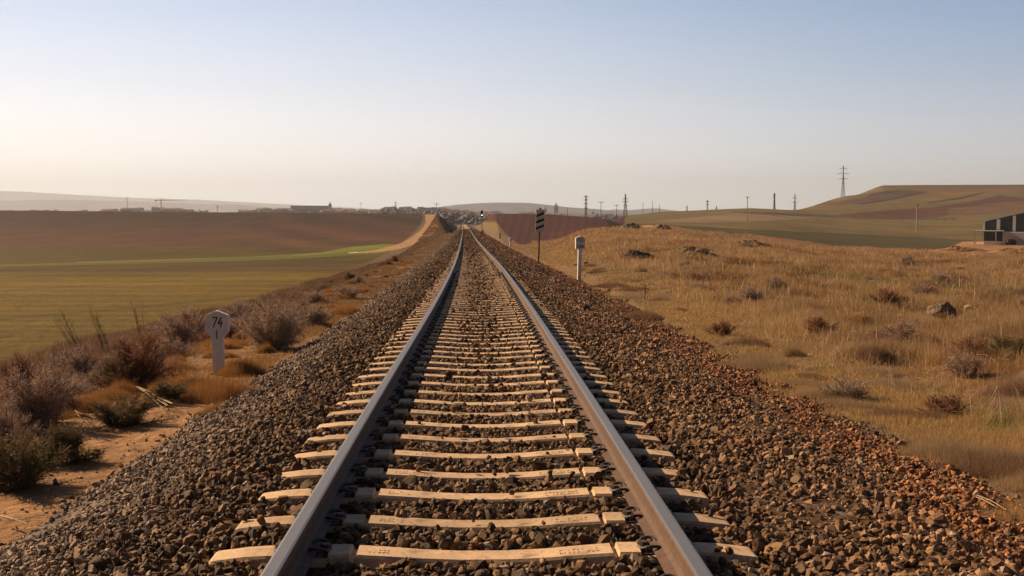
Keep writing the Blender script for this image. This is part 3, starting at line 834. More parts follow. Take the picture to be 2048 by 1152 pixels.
# ------------------------------------------------------------------ lettering in strokes
GL = {'7': [[(0, 1), (1, 1), (.35, 0)]], '4': [[(.62, 1), (0, .38), (1, .38)], [(.72, .62), (.72, 0)]], '1': [[(.55, 1), (.45, 0)]],
      '2': [[(0, .8), (.25, 1), (.75, 1), (1, .78), (.9, .55), (0, 0), (1, 0)]], '0': [[(.5, 1), (.1, .8), (0, .5), (.1, .2), (.5, 0), (.9, .2), (1, .5), (.9, .8), (.5, 1)]],
      '9': [[(1, .6), (.6, .45), (.1, .6), (.1, .88), (.5, 1), (.95, .85), (1, .55), (.8, .1), (.3, 0)]], '6': [[(.9, .95), (.45, .9), (.05, .5), (.1, .12), (.5, 0), (.95, .15), (.9, .45), (.5, .55), (.1, .4)]],
      '~': [[(0, .7), (.3, .95), (.7, .35), (1, .6)]]}
def write(mb, txt, cx, cz, w, h, gap, sw, y, slant=0):
    tot = len(txt) * w + (len(txt) - 1) * gap; x0 = cx - tot / 2
    for i, ch in enumerate(txt):
        ox = x0 + i * (w + gap)
        for st in GL[ch]:
            for (a, b), (c, d) in zip(st[:-1], st[1:]):
                p = Vector((ox + a * w + slant * b * h, y, cz + (b - .5) * h)); q_ = Vector((ox + c * w + slant * d * h, y, cz + (d - .5) * h))
                dv = (q_ - p); L = dv.length + sw * .6; ang = math.atan2(dv.z, dv.x)
                mb.box((p + q_) / 2, (L, .004, sw), M=Matrix.Rotation(-ang, 3, 'Y'))

# kilometre post 74 1
def km_post(name, loc, rz, label, group, scale=1.0, text=True, h=.94):
    e = empty(name, loc, rz, scale)
    mb = MB()
    mb.prism([(-.083, -.3), (.083, -.3), (.083, h - .40), (.168, h - .30), (.170, h - .065), (.02, h), (-.02, h), (-.170, h - .065), (-.168, h - .30), (-.083, h - .40)], -.055, .055)
    mb.build('slab', M_white, e, bevel=.006)
    if text:
        t = MB(); write(t, '74', 0, h - .165, .062, .145, .022, .016, -.058, .12)
        write(t, '1', -.005, h - .345, .05, .125, 0, .015, -.058)
        t.build('painted_number', M_black, e)
    return tag(e, label, 'marker post', group)
p = on_ground(438, 748)
k = km_post('kilometre_post', p, R(4), 'pale concrete kilometre post reading 74 1 among tufts left of the track', None)
k.rotation_euler = (0, R(-.8), R(4))
p = on_ground(1021, 492)
km_post('kilometre_post', p, R(20), 'small pale kilometre post below the red ploughed slope, right of the track', None, 1.05, False, .92)

# gradient / hectometre board 202 296
p = on_ground(1158, 561)
e = empty('distance_post', p, R(16)); e.rotation_euler = (0, R(1.3), R(16))
mb = MB(); mb.box((0, -.01, .52), (.15, .09, 1.66)); mb.build('post', M_white, e, bevel=.008)
mb = MB(); mb.prism([(-.20, 1.30), (.20, 1.30), (.20, 1.74), (.0, 1.83), (-.20, 1.74)], -.07, .03); mb.build('head', M_white, e, bevel=.008)
mb = MB(); write(mb, '202', -.03, 1.665, .08, .125, .03, .019, -.073); write(mb, '~', .0, 1.53, .07, .05, 0, .013, -.073); write(mb, '296', .0, 1.39, .075, .115, .025, .019, -.073)
mb.build('painted_number', M_black, e)
tag(e, 'tall white distance post reading 202 over 296 beside the dry grass', 'marker post')

# striped approach board
p = on_ground(1077, 527)
e = empty('striped_board_sign', p); e.rotation_euler = (0, R(2.0), R(6))
mb = MB(); mb.box((0, .035, 1.55), (.085, .06, 3.62)); mb.build('post', M_post, e)
mb = MB(); mb.box((0, -.01, 2.62), (.51, .03, 1.36)); bd = mb.build('board', M_cream, e)
mb = MB(); top = 3.30; h = 1.36
for (a, b, c, d) in [(.25, .37, .09, .20), (.53, .645, .37, .49), (.81, .925, .65, .77)]:
    mb.prism([(-.252, top - b * h), (.252, top - d * h), (.252, top - c * h), (-.252, top - a * h)], -.030, -.026)
mb.build('diagonal_stripes', M_black, e)
mb = MB(); mb.box((0, .03, 3.37), (.12, .05, .08)); mb.build('top_bracket', M_post, e)
tag(e, 'tall white board with three black diagonal stripes on a dark post', 'sign')

# slim white board farther on
p = on_ground(1000, 488)
e = empty('slim_white_board', p, R(-25))
mb = MB(); mb.bar((0, 0, -.3), (0, 0, .75), .022, n=6); mb.build('post', M_post, e)
mb = MB(); mb.box((0, 0, 1.05), (.24, .03, .70)); mb.build('board', M_white, e)
tag(e, 'slim sunlit white board on a thin post between the signal and the small kilometre post', 'sign')

# colour light signal
p = on_ground(964, 467)
e = empty('railway_signal', p, R(-2))
mb = MB(); mb.bar((0, 0, 0), (0, 0, 4.3), .07, n=8); mb.build('mast', M_galv, e)
mb = MB(); mb.box((0, 0, .1), (.5, .5, .4)); mb.box((.25, .1, .45), (.3, .3, .6)); mb.build('base_box', M_post, e)
mb = MB(); mb.prism([(-.27, 3.95), (.27, 3.95), (.27, 5.25), (.14, 5.42), (-.14, 5.42), (-.27, 5.25)], -.06, .06); hd = mb.build('signal_head', M_black, e)
for kz, m in ((5.10, M_lensr), (4.70, M_lensr), (4.28, M_lamp)):
    mb = MB(); mb.bar((0, -.064, kz), (0, -.10, kz), .095, n=14); mb.build('lens', m, hd)
    mb = MB(); mb.tube([(.12 * math.cos(t), -.20, kz + .12 * math.sin(t)) for t in np.linspace(.1, math.pi - .1, 9)], .012); mb.build('hood', M_black, hd)
mb = MB(); mb.box((.0, .2, 3.2), (.45, .35, .05)); mb.box((.1, -.1, 3.1), (.30, .12, .38)); mb.build('platform', M_galv, e)
mb = MB()
for sx in (-.15, .15): mb.bar((sx, .25, .2), (sx, .25, 4.6), .018)
for k in range(14): mb.bar((-.15, .25, .4 + k * .3), (.15, .25, .4 + k * .3), .012)
mb.build('ladder', M_galv, e)
tag(e, 'black headed light signal on a grey mast right of the distant track', 'signal')
# small equipment by the left of the track
p = on_ground(904, 466)
e = empty('lineside_box', p)
mb = MB(); mb.box((0, 0, .45), (.7, .5, .8)); mb.build('cabinet', M_post, e, bevel=.03)
mb = MB(); mb.prism([(-.42, .85), (.42, .85), (.0, 1.02)], -.3, .3); mb.build('lid', M_galv, e)
tag(e, 'small dark lineside cabinet left of the distant track', 'cabinet')
p = on_ground(907, 445)
e = empty('round_white_disc_sign', p)
mb = MB(); mb.bar((0, 0, 0), (0, 0, 1.2), .04, n=6); mb.build('post', M_galv, e)
mb = MB(); mb.bar((0, -.03, 1.4), (0, -.06, 1.4), .3, n=16); mb.build('disc', M_gwhite, e)
tag(e, 'tiny white disc on a post at the mouth of the cutting', 'sign')

# ------------------------------------------------------------------ grass
def blades(P, Hh, Wd, C, lean=.45, n=10, rad=.1, droop=.25):
    """tufts of n blades at points P; a blade is a bent ribbon of one quad and one triangle"""
    N = len(P); K = N * n
    ang = rng.uniform(0, 2 * math.pi, K); rr = np.repeat(rad, n) * np.sqrt(rng.random(K)) if np.ndim(rad) else rad * np.sqrt(rng.random(K))
    b = np.repeat(P, n, axis=0) + np.stack([np.cos(ang) * rr, np.sin(ang) * rr, np.zeros(K)], -1)
    h = np.repeat(Hh, n) * rng.uniform(.45, 1.1, K)
    a2 = ang + rng.normal(0, .8, K); ln = np.abs(rng.normal(0, lean, K))
    d = np.stack([np.cos(a2) * np.sin(ln), np.sin(a2) * np.sin(ln), np.cos(ln)], -1)
    w = np.repeat(Wd, n) * rng.uniform(.6, 1.3, K)
    a3 = rng.uniform(0, math.pi, K)
    s = np.stack([np.cos(a3), np.sin(a3) * .4, np.zeros(K)], -1) * w[:, None] * .5
    mid = b + d * (h * .55)[:, None]
    tip = b + d * h[:, None]; tip[:, 2] -= h * droop * rng.random(K) * np.sin(ln) * 2
    tip[:, :2] += (d[:, :2]) * (h * .25)[:, None]
    V = np.stack([b - s, b + s, mid + s * .7, mid - s * .7, tip], 1).reshape(-1, 3)
    V[:, 2] -= 0
    c = np.repeat(C, n, axis=0) * rng.uniform(.65, 1.35, K)[:, None]
    return V, K, np.repeat(c, 5, axis=0)
def blades_mesh(name, parts, material):
    Vs, Cs, T, Q, base = [], [], [], [], 0
    for V, K, c in parts:
        Vs.append(V); Cs.append(c)
        i = base + np.arange(K)[:, None] * 5
        Q.append(i + np.array([0, 1, 2, 3])); T.append(i + np.array([3, 2, 4])); base += K * 5
    return mesh_np(name, np.concatenate(Vs), tris=np.concatenate(T), quads=np.concatenate(Q), cols=np.clip(np.concatenate(Cs), 0, 1), mats=[material])
def pal(t, cols):
    cols = np.array(cols); t = np.clip(t, 0, .9999) * (len(cols) - 1); i = t.astype(int); f = (t - i)[:, None]
    return cols[i] * (1 - f) + cols[np.minimum(i + 1, len(cols) - 1)] * f
BROWNS = [(.16, .085, .045), (.35, .22, .10), (.47, .31, .145), (.38, .265, .155), (.62, .455, .235)]
def right_grass(N, y0, y1, nb, stalk=False):
    Y = np.exp(rng.uniform(math.log(y0), math.log(y1), N))
    u = rng.uniform(1000, 2350, N)
    X = (u - 1024) / FPX * Y
    o = X - xc(Y)
    e = 4.0 + (vnoise(Y / .8, Y * 0, 82) - .5) * .9
    m = (o > e + rng.exponential(.12, N)) & (o < 40)
    X, Y, u, o = X[m], Y[m], u[m], o[m]
    Z = ground_z(X, Y)
    px, py = project(X, Y, Z)
    G = np.interp(px, [1240, 1300, 1333, 1400, 1500, 1560, 1640, 1760, 1870, 1905, 2048, 3000], [0, 450, 455, 466, 473, 488, 496, 500, 502, 498, 500, 500])
    mtop = np.interp(px, [960, 1027, 1055, 1092, 1133, 1240, 1250], [470, 489.5, 489.5, 467, 460, 458, 0])
    m = (py > G) & ~((py < mtop) & (px < 1248)) & (Y < 150)
    X, Y, u, o, Z, px, py = (a[m] for a in (X, Y, u, o, Z, px, py))
    n1 = fbm(X / 1.6, Y / 2.2, 91); n2 = fbm(X / 7, Y / 9, 92)
    tall = sstep(5.3, 8.0, o + (n1 - .5) * 2.5)
    gap = (fbm(X / 2.8, Y / 4.5, 97, 3) < .40) & (rng.random(len(X)) < .75)
    h = (.05 + .06 * rng.random(len(X))) * (1 - tall) + tall * (.12 + .42 * np.clip(n1 * 1.5 - .3, 0, 1)) 
    h = np.where(gap, h * .3, h)
    c = pal(np.clip(n1 * 1.8 - .42 + rng.normal(0, .14, len(X)) + (n2 - .5) * 1.1, 0, 1), BROWNS)
    st = pal(rng.random(len(X)), [(.40, .26, .115), (.56, .39, .18), (.44, .29, .125)])
    c = st * (1 - tall[:, None]) + c * tall[:, None]
    rust = np.clip((n2 - .52) * 6, 0, 1)[:, None] * tall[:, None]
    c = c * (1 - rust * .5) + np.array([.28, .15, .065]) * rust * .5
    for (gx, gy, rx, ry) in [(1755, 567, 45, 9), (1900, 575, 45, 8), (1680, 560, 30, 6), (1745, 610, 40, 10), (1740, 660, 26, 9), (1640, 552, 30, 6), (2040, 590, 40, 8), (2010, 840, 40, 30), (1250, 600, 30, 6)]:
        g = np.exp(-(((px - gx) / rx) ** 2 + ((py - gy) / ry) ** 2) * 1.2)[:, None] * (rng.random(len(X)) < .8)[:, None]
        c = c * (1 - g) + np.array([.13, .17, .04]) * g
        h = np.where(g[:, 0] > .3, h * .5, h)
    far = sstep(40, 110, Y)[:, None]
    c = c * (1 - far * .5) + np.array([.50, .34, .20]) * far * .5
    w = np.maximum(.0035, Y * .00042)
    if stalk:                              # single taller bent stems standing out of the sward
        k = (o > 5.5) & (rng.random(len(X)) < .22)
        X, Y, Z, h, w, c = X[k], Y[k], Z[k], h[k], w[k], c[k]
        h = h + rng.uniform(.18, .48, len(h)); w = w * 1.15
        c = pal(rng.random(len(X)), [(.30, .19, .10), (.55, .43, .27), (.70, .58, .40)])
        return blades(np.stack([X, Y, Z - .01], -1), h, w, c, n=1, rad=.05, lean=.7, droop=.8)
    return blades(np.stack([X, Y, Z - .01], -1), h, w, c, n=nb, rad=np.minimum(.06 + Y * .002, .3), lean=.5)
parts = [right_grass(62000, 6, 30, 12), right_grass(52000, 25, 75, 10), right_grass(42000, 60, 150, 7), right_grass(60000, 8, 70, 1, True)]
tag(link('dry_grass', blades_mesh('dry_grass', parts, M_grass)), 'brown dry grass spreading over the waste ground right of the track', 'grass', kind='stuff')
def left_grass(N, y0, y1, nb):
    Y = np.exp(rng.uniform(math.log(y0), math.log(y1), N))
    o = -3.3 - rng.random(N) * 6.2
    X = xc(Y) + o
    n1 = fbm(X / 1.1, Y / 1.6, 95); n2 = fbm(X / 3, Y / 5, 96)
    bare = (o > -4.75 + (n1 - .5) * .9) & (Y < 15 + 6 * (n2 - .5))
    clear = (rng.random(N) < np.clip((n1 - .42) * 6 + sstep(10, 15, Y) * .45, 0.04, 1)) | (o < -4.9)
    m = ~bare & clear
    X, Y, o, n1, n2 = (a[m] for a in (X, Y, o, n1, n2))
    Z = ground_z(X, Y)
    t = sstep(-4.6, -5.8, o + (n2 - .5))
    h = (.04 + .09 * rng.random(len(X))) * (1 - t) + t * (.12 + .34 * np.clip(n2 * 1.6 - .3, 0, 1)) * (1 - .6 * sstep(100, 200, Y))
    orange = pal(rng.random(len(X)), [(.32, .17, .06), (.42, .25, .10), (.28, .15, .06)])
    fo = sstep(14, 40, Y)[:, None]; orange = orange * (1 - fo) + pal(rng.random(len(X)), [(.24, .16, .09), (.31, .21, .12), (.20, .135, .085)]) * fo
    pur = pal(np.clip(n1 + rng.normal(0, .2, len(X)), 0, 1), [(.13, .10, .03), (.20, .115, .075), (.27, .17, .12), (.16, .135, .04)])
    c = orange * (1 - t[:, None]) + pur * t[:, None]
    w = np.maximum(.0035, Y * .00042)
    return blades(np.stack([X, Y, Z - .01], -1), h, w, c, n=nb, rad=np.minimum(.05 + Y * .002, .25), lean=.55)
tag(link('verge_grass', blades_mesh('verge_grass', [left_grass(34000, 7, 30, 12), left_grass(22000, 25, 90, 9), left_grass(30000, 80, 430, 6)], M_grass)), 'matted dry verge growth between the ballast and the left field', 'grass', kind='stuff')

# ------------------------------------------------------------------ tufts and shrubs, one object each
def tuft_mesh(seed, rx, ry, h, n=5200, cols=((.30, .155, .05), (.42, .23, .085), (.25, .12, .045))):
    global rng
    keep = rng; rng = np.random.default_rng(seed)
    a = rng.uniform(0, 2 * math.pi, n); r = np.sqrt(rng.random(n))
    wob = 1 + .18 * np.sin(a * 3 + seed) + .1 * np.sin(a * 5 + seed * 2)
    x = np.cos(a) * r * rx * wob; y = np.sin(a) * r * ry * wob
    hh = h * (1 - .75 * r ** 2) * rng.uniform(.75, 1.1, n) * (.8 + .4 * vnoise(x * 6 + 9, y * 6 + 9, seed))
    c = pal(rng.random(n), cols)
    V, K, cc = blades(np.stack([x, y, np.full(n, -.02)], -1), hh, np.full(n, .0048), c, n=3, rad=.03, lean=.5)
    # splay outward
    rng = keep
    return blades_mesh('grass_tuft', [(V, K, cc)], M_grass)
tufts = [tuft_mesh(s, 1.0, .55, .5) for s in (1, 2, 3)]
def put_tuft(px, py, w, h, label, k=0, group='orange dry grass cushions'):
    p = on_ground(px, py)
    s = w / FPX * p[1] / 2; hs = h / FPX * p[1] / .5
    o_ = link('grass_tuft', tb[k - 3] if k > 2 else tufts[k], loc=(p[0], p[1] + s * .4, p[2]), rot=(0, 0, random.uniform(-.4, .4)), scl=(s, s * 1.1, hs))
    tag(o_, label, 'grass tuft', group)
put_tuft(432, 806, 185, 66, 'largest orange dry grass tuft, at the foot of the kilometre post')
put_tuft(482, 752, 112, 44, 'orange grass tuft behind the kilometre post, next to the stones', 1)
put_tuft(432, 838, 92, 44, 'small orange grass tuft nearest the camera on the left path edge', 2)
put_tuft(690, 632, 90, 32, 'pale orange grass tuft left of the ballast, well beyond the kilometre post', 0)
WEEDS = []
tb = [tuft_mesh(s, 1.0, .7, .5, 5000, c_) for s, c_ in ((5, ((.22, .13, .08), (.34, .22, .135), (.17, .095, .06))), (6, ((.38, .27, .16), (.46, .34, .21), (.30, .20, .12))), (7, ((.15, .085, .055), (.22, .125, .08), (.28, .18, .12))))]
put_tuft(1640, 800, 120, 34, 'straw coloured grass mat on the edge of the right ballast', 4)
put_tuft(1910, 925, 190, 60, 'golden grass cushion at the lower right, above the stones', 4)
put_tuft(1520, 740, 150, 36, 'long golden grass cushion right of the ballast, below the dark shrub', 4)
put_tuft(1290, 640, 90, 26, 'low golden tuft at the ballast edge past the white distance post', 3)

for i in range(90):
    Yt = math.exp(random.uniform(math.log(13), math.log(75))); ot = -3.5 - random.random() * 1.7; xx = float(xc(Yt)) + ot; s_ = random.uniform(.16, .5)
    tag(link('grass_tuft', tufts[i % 3], loc=(xx, Yt, float(ground_z(xx, Yt)) - .01), rot=(0, 0, random.uniform(-.5, .5)), scl=(s_, s_ * 1.2, random.uniform(.25, .55))), 'low tan grass pad beyond the kilometre post, between the left verge and the ballast', 'grass tuft', 'tan grass pads beyond the kilometre post')
for i in range(46):
    Yt = math.exp(random.uniform(math.log(10), math.log(70))); xx = (random.uniform(1250, 2250) - 1024) / FPX * Yt
    if xx - float(xc(Yt)) < 6.5: continue
    WEEDS.append((xx, Yt, random.uniform(.25, .5) * (1 + Yt / 80), random.choice('rpyr')))
nb_ = 0
while nb_ < 190:
    Yt = math.exp(random.uniform(math.log(9), math.log(75))); xx = (random.uniform(1200, 2300) - 1024) / FPX * Yt; ot = xx - float(xc(Yt))
    if ot < 6.2: continue
    nb_ += 1; kq = random.choice((0, 0, 1, 1, 2)); s_ = random.uniform(.22, .55) * (1 + Yt / 70)
    tag(link('grass_clump', tb[kq], loc=(xx, Yt, float(ground_z(xx, Yt)) - .02), rot=(0, 0, random.uniform(0, 6)), scl=(s_, s_ * random.uniform(.8, 1.3), random.uniform(.5, 1.0))),
        ('mid brown', 'pale straw coloured', 'dark brown')[kq] + ' clump of taller grass on the waste ground right of the track', 'grass clump', 'taller grass clumps on the waste ground')
for i in range(40):
    Yt = math.exp(random.uniform(math.log(9), math.log(60))); ot = 4.3 + random.random() * 1.8; xx = float(xc(Yt)) + ot; s_ = random.uniform(.2, .65)
    tag(link('grass_tuft', (tb[1], tb[0], tb[1])[i % 3], loc=(xx, Yt, float(ground_z(xx, Yt)) - .01), rot=(0, 0, random.uniform(-.5, .5)), scl=(s_, s_ * 1.2, random.uniform(.2, .5))), 'low golden grass pad along the edge of the right-hand ballast', 'grass tuft', 'golden grass pads along the right ballast')

def shrub_mesh(seed, cols, green=.25, n=4200):
    """unit dry shrub: radius about 1, height about 1: forked stems, fine twigs, seed heads, leaves low down"""
    r_ = np.random.default_rng(seed)
    segs = []
    for s in range(34):
        a = r_.uniform(0, 2 * math.pi); t = abs(r_.normal(0, .65)); t = min(t, 1.35)
        L = r_.uniform(.65, 1.05) * (1 - .12 * t)
        p = np.array([r_.normal(0, .12), r_.normal(0, .12), 0.]); d = np.array([math.cos(a) * math.sin(t), math.sin(a) * math.sin(t), math.cos(t)])
        for k in range(5):
            q_ = p + d * L / 5; segs.append((p, q_, .012 - .0018 * k)); p = q_
            d = d + r_.normal(0, .16, 3); d[2] += .03; d /= np.linalg.norm(d)
    S0 = np.array([s[0] for s in segs]); S1 = np.array([s[1] for s in segs]); W = np.array([s[2] for s in segs])
    # twigs
    i = r_.integers(0, len(segs), n); f = r_.random(n)[:, None]
    a = S0[i] * (1 - f) + S1[i] * f
    d = (S1 - S0)[i]; d = d / np.linalg.norm(d, axis=1)[:, None] + r_.normal(0, .75, (n, 3)); d /= np.linalg.norm(d, axis=1)[:, None]
    b = a + d * r_.uniform(.06, .26, n)[:, None]; b[:, 2] = np.maximum(b[:, 2], .01)
    A = np.concatenate([S0, a]); B = np.concatenate([S1, b]); WW = np.concatenate([W, np.full(n, .0065)])
    dirv = B - A; side = np.cross(dirv, r_.normal(0, 1, dirv.shape)); side /= np.linalg.norm(side, axis=1)[:, None] + 1e-9
    side *= WW[:, None]
    V = np.stack([A - side, A + side, B + side * .5, B - side * .5], 1).reshape(-1, 3)
    K = len(A); Q = np.arange(K)[:, None] * 4 + np.arange(4)
    c = pal(r_.random(K), cols) * r_.uniform(.7, 1.3, K)[:, None]; Cq = np.repeat(c, 4, axis=0)
    # leaves / seed heads: small triangles at twig ends
    m = 5200; j = r_.integers(0, n, m); P = b[j] + r_.normal(0, .03, (m, 3)); P[:, 2] = np.abs(P[:, 2])
    e1 = r_.normal(0, 1, (m, 3)); e1 /= np.linalg.norm(e1, axis=1)[:, None]; e2 = r_.normal(0, 1, (m, 3)); e2 /= np.linalg.norm(e2, axis=1)[:, None]
    sz = r_.uniform(.010, .026, m)[:, None]
    V2 = np.stack([P, P + e1 * sz * 1.6, P + e2 * sz], 1).reshape(-1, 3)
    isg = (r_.random(m) < green * np.clip(1.6 - 1.6 * P[:, 2], 0.1, 1.6))[:, None]
    c2 = np.where(isg, np.array([.085, .10, .025]) * r_.uniform(.6, 1.5, (m, 1)), pal(r_.random(m), cols) * 1.15)
    c2 = np.where(r_.random((m, 1)) < .05, np.array([.5, .42, .36]), c2)
    T = K * 4 + np.arange(m * 3).reshape(m, 3)
    return mesh_np('dry_shrub', np.concatenate([V, V2]), tris=T, quads=Q, cols=np.concatenate([Cq, np.repeat(c2, 3, axis=0)]), mats=[M_twig])
PUR = [(.30, .20, .155), (.42, .30, .235), (.24, .155, .12), (.48, .36, .28)]
RUS = [(.22, .11, .07), (.30, .155, .09), (.19, .10, .065)]
GRN = [(.12, .10, .04), (.17, .12, .06), (.15, .09, .055)]
GRY = [(.33, .24, .18), (.42, .32, .25), (.27, .19, .14)]
sm = {'p': [shrub_mesh(11, PUR, .3), shrub_mesh(12, PUR, .2)], 'r': [shrub_mesh(13, RUS, .3), shrub_mesh(14, RUS, .15)], 'g': [shrub_mesh(15, GRN, .9), shrub_mesh(16, GRN, 1.2)], 'y': [shrub_mesh(17, GRY, .2), shrub_mesh(18, GRY, .35)]}
def put_shrub(px, py, w, h, kd, k, label, name='dry_shrub', grp='shrubs along the left verge'):
    if py < 660: h = h * .7
    if kd == 'g': h = h * .68; w = w * 1.2
    p = on_ground(px, py); s = w / FPX * p[1] / 1.6; hs = h / FPX * p[1] / .95
    o_ = link(name, sm[kd][k], loc=(p[0], p[1] + .25 * s, p[2] - .02), rot=(0, 0, random.uniform(0, 6)), scl=(s, s * .9, hs))
    tag(o_, label, 'shrub', grp)
for a in [
    (545, 700, 165, 100, 'y', 0, 'large grey brown twiggy shrub to the right of the kilometre post'),
    (365, 715, 170, 92, 'p', 0, 'purple grey shrub just left of the kilometre post'),
    (270, 775, 170, 100, 'r', 0, 'rust brown shrub second to the left of the kilometre post'),
    (150, 775, 150, 80, 'p', 1, 'mauve twiggy shrub at the edge of the green field, left of the rust brown one'),
    (60, 860, 210, 120, 'p', 0, 'wide mauve shrub by the left picture edge above the dark bush'),
    (30, 800, 120, 90, 'r', 1, 'reddish shrub high on the left picture edge'),
    (235, 855, 170, 84, 'g', 0, 'dark green bush shading the left end of the sandy path'),
    (330, 810, 120, 62, 'g', 1, 'low green bush between the path and the rust brown shrub'),
    (120, 930, 170, 110, 'g', 1, 'dark leafy bush casting its shadow on the sandy path'),
    (15, 985, 230, 170, 'g', 0, 'green bush filling the lower left corner of the verge'),
    (10, 925, 150, 120, 'p', 1, 'mauve brown shrub behind the corner bush on the left edge'),
    (470, 668, 120, 60, 'y', 1, 'pale shrub behind the head of the kilometre post'),
    (620, 655, 120, 60, 'y', 1, 'grey brown shrub beyond the largest one on the left verge'),
    (600, 632, 90, 44, 'r', 1, 'rusty low shrub in the middle of the left verge'),
    (690, 598, 80, 40, 'y', 0, 'small grey shrub where the left verge narrows')]:
    put_shrub(*a)
ru = random.Random(9)
for i in range(190):
    Yu = math.exp(ru.uniform(math.log(8.5), math.log(17 if i < 75 else 110))); ou = -4.65 - ru.random() * (2.3 if i < 75 else 3.6) - .25 * (Yu < 14)
    xx = float(xc(Yu)) + ou; s_ = ru.uniform(.28, .60); kd = ru.choice('prygpygr')
    o_ = link('dry_shrub', sm[kd][ru.randint(0, 1)], loc=(xx, Yu, float(ground_z(xx, Yu)) - .03), rot=(0, 0, ru.uniform(0, 6)), scl=(s_, s_, s_ * ru.uniform(.55, .95)))
    tag(o_, {'p': 'low mauve twiggy bush', 'r': 'low rusty twiggy bush', 'y': 'low grey brown twiggy bush', 'g': 'low dark green bush'}[kd] + ' in the tangled band between path and field', 'shrub', 'shrubs along the left verge')
for a in [
    (1445, 672, 80, 30, 'r', 0, 'dark rusty shrub nearest the right ballast edge'),
    (1640, 672, 110, 40, 'r', 1, 'dark brown shrub in the middle of the right waste ground'),
    (1800, 690, 120, 46, 'p', 1, 'mauve brown shrub left of the big boulder'),
    (2030, 720, 110, 70, 'g', 0, 'dark green and rust shrub on the right picture edge'),
    (1810, 615, 110, 34, 'r', 1, 'brown shrub just behind and left of the boulder'),
    (1900, 835, 130, 44, 'r', 0, 'rust red shrub low on the right, above the golden cushion'),
    (1700, 800, 120, 44, 'y', 0, 'pale twiggy shrub low in the right waste ground'),
    (1990, 548, 90, 18, 'g', 1, 'dark low bush far right behind the boulder'),
    (1385, 508, 110, 26, 'g', 0, 'dark rounded bush beyond the rubble heap'),
    (1500, 494, 70, 14, 'g', 1, 'dark low bush at the edge of the green field')]:
    put_shrub(*a, grp='shrubs on the right waste ground')
for (xx, Yt, s_, kd) in WEEDS:
    o_ = link('dry_weed', sm[kd][random.randint(0, 1)], loc=(xx, Yt, float(ground_z(xx, Yt)) - .02), rot=(0, 0, random.uniform(0, 6)), scl=(s_, s_, s_ * random.uniform(.6, .9)))
    tag(o_, {'r': 'small rusty weed clump', 'p': 'small mauve weed clump', 'y': 'small pale twiggy weed clump'}[kd] + ' scattered in the dry grass right of the track', 'weed', 'weed clumps in the dry grass')
# tall dry stalks leaning over the field edge
def stalks(px, py, hpx, lean, label, n=7):
    p = on_ground(px, py); h = hpx / FPX * p[1]
    mb = MB()
    for i in range(n):
        bx = random.uniform(-.12, .12); l = lean + random.uniform(-.12, .12); hh = h * random.uniform(.6, 1)
        pts = [(bx + l * hh * t ** 1.3, random.uniform(-.02, .02), hh * t) for t in (0, .3, .6, 1)]
        mb.tube(pts, [.006, .005, .004, .002], n=4)
        for k in range(14):
            t = random.uniform(.35, 1); q0 = Vector((bx + l * hh * t ** 1.3, 0, hh * t))
            mb.bar(q0, q0 + Vector((random.uniform(-.1, .1), random.uniform(-.08, .08), random.uniform(.03, .12))), .002, n=3)
    tag(mb.build('dry_stalks', M_stalk, loc=p), label, 'dry weed', 'dry weed stalks')
M_stalk = mat('dry_stalk', (.17, .11, .07), rough=.9)
M_straw = mat('bleached_straw', (.42, .33, .22), rough=.8)
stalks(175, 740, 130, -.45, 'tallest dry weed stalks leaning left against the field')
stalks(215, 720, 110, -.25, 'second clump of dry weed stalks, just right of the tallest')
stalks(285, 690, 90, -.1, 'upright dry weed stalks between the mauve shrubs', 5)
stalks(110, 760, 90, .1, 'thin reddish weed stalks near the left picture edge', 6)
stalks(1290, 600, 40, .05, 'thin dry weed stalks standing in the brown grass past the white distance post', 5)
# bleached stems lying on the verge
def lying(pts, w, label, n=4):
    mb = MB(); P = [on_ground(*q) for q in pts]
    c = Vector(P[0])
    for i in range(n):
        off = Vector((random.uniform(-.05, .05), random.uniform(-.08, .08), 0))
        mb.tube([Vector(q) - c + off * (k * .6) + Vector((0, 0, .05 + random.uniform(0, .05))) for k, q in enumerate(P)], w * random.uniform(.6, 1), n=5)
    tag(mb.build('fallen_stem', M_straw, loc=c), label, 'fallen stem', 'bleached stems lying on the ground')
lying([(255, 775), (300, 800), (335, 824), (395, 826)], .0045, 'long bleached stems curving down to the sandy path', 5)
lying([(150, 830), (165, 848), (178, 868)], .0045, 'short pale stem lying across the dark green bush', 2)
lying([(190, 772), (205, 792)], .0045, 'short bleached stem among the mauve shrubs', 2)
lying([(300, 823), (318, 832)], .0045, 'stubby pale stick on the sandy path below the kilometre post', 1)
lying([(0, 1050), (30, 1062), (60, 1068)], .007, 'pale stem on the sand in the lower left corner', 2)
lying([(1945, 1005), (1975, 1018), (2005, 1028)], .0045, 'pale straw lying on the stones at the lower right', 2)

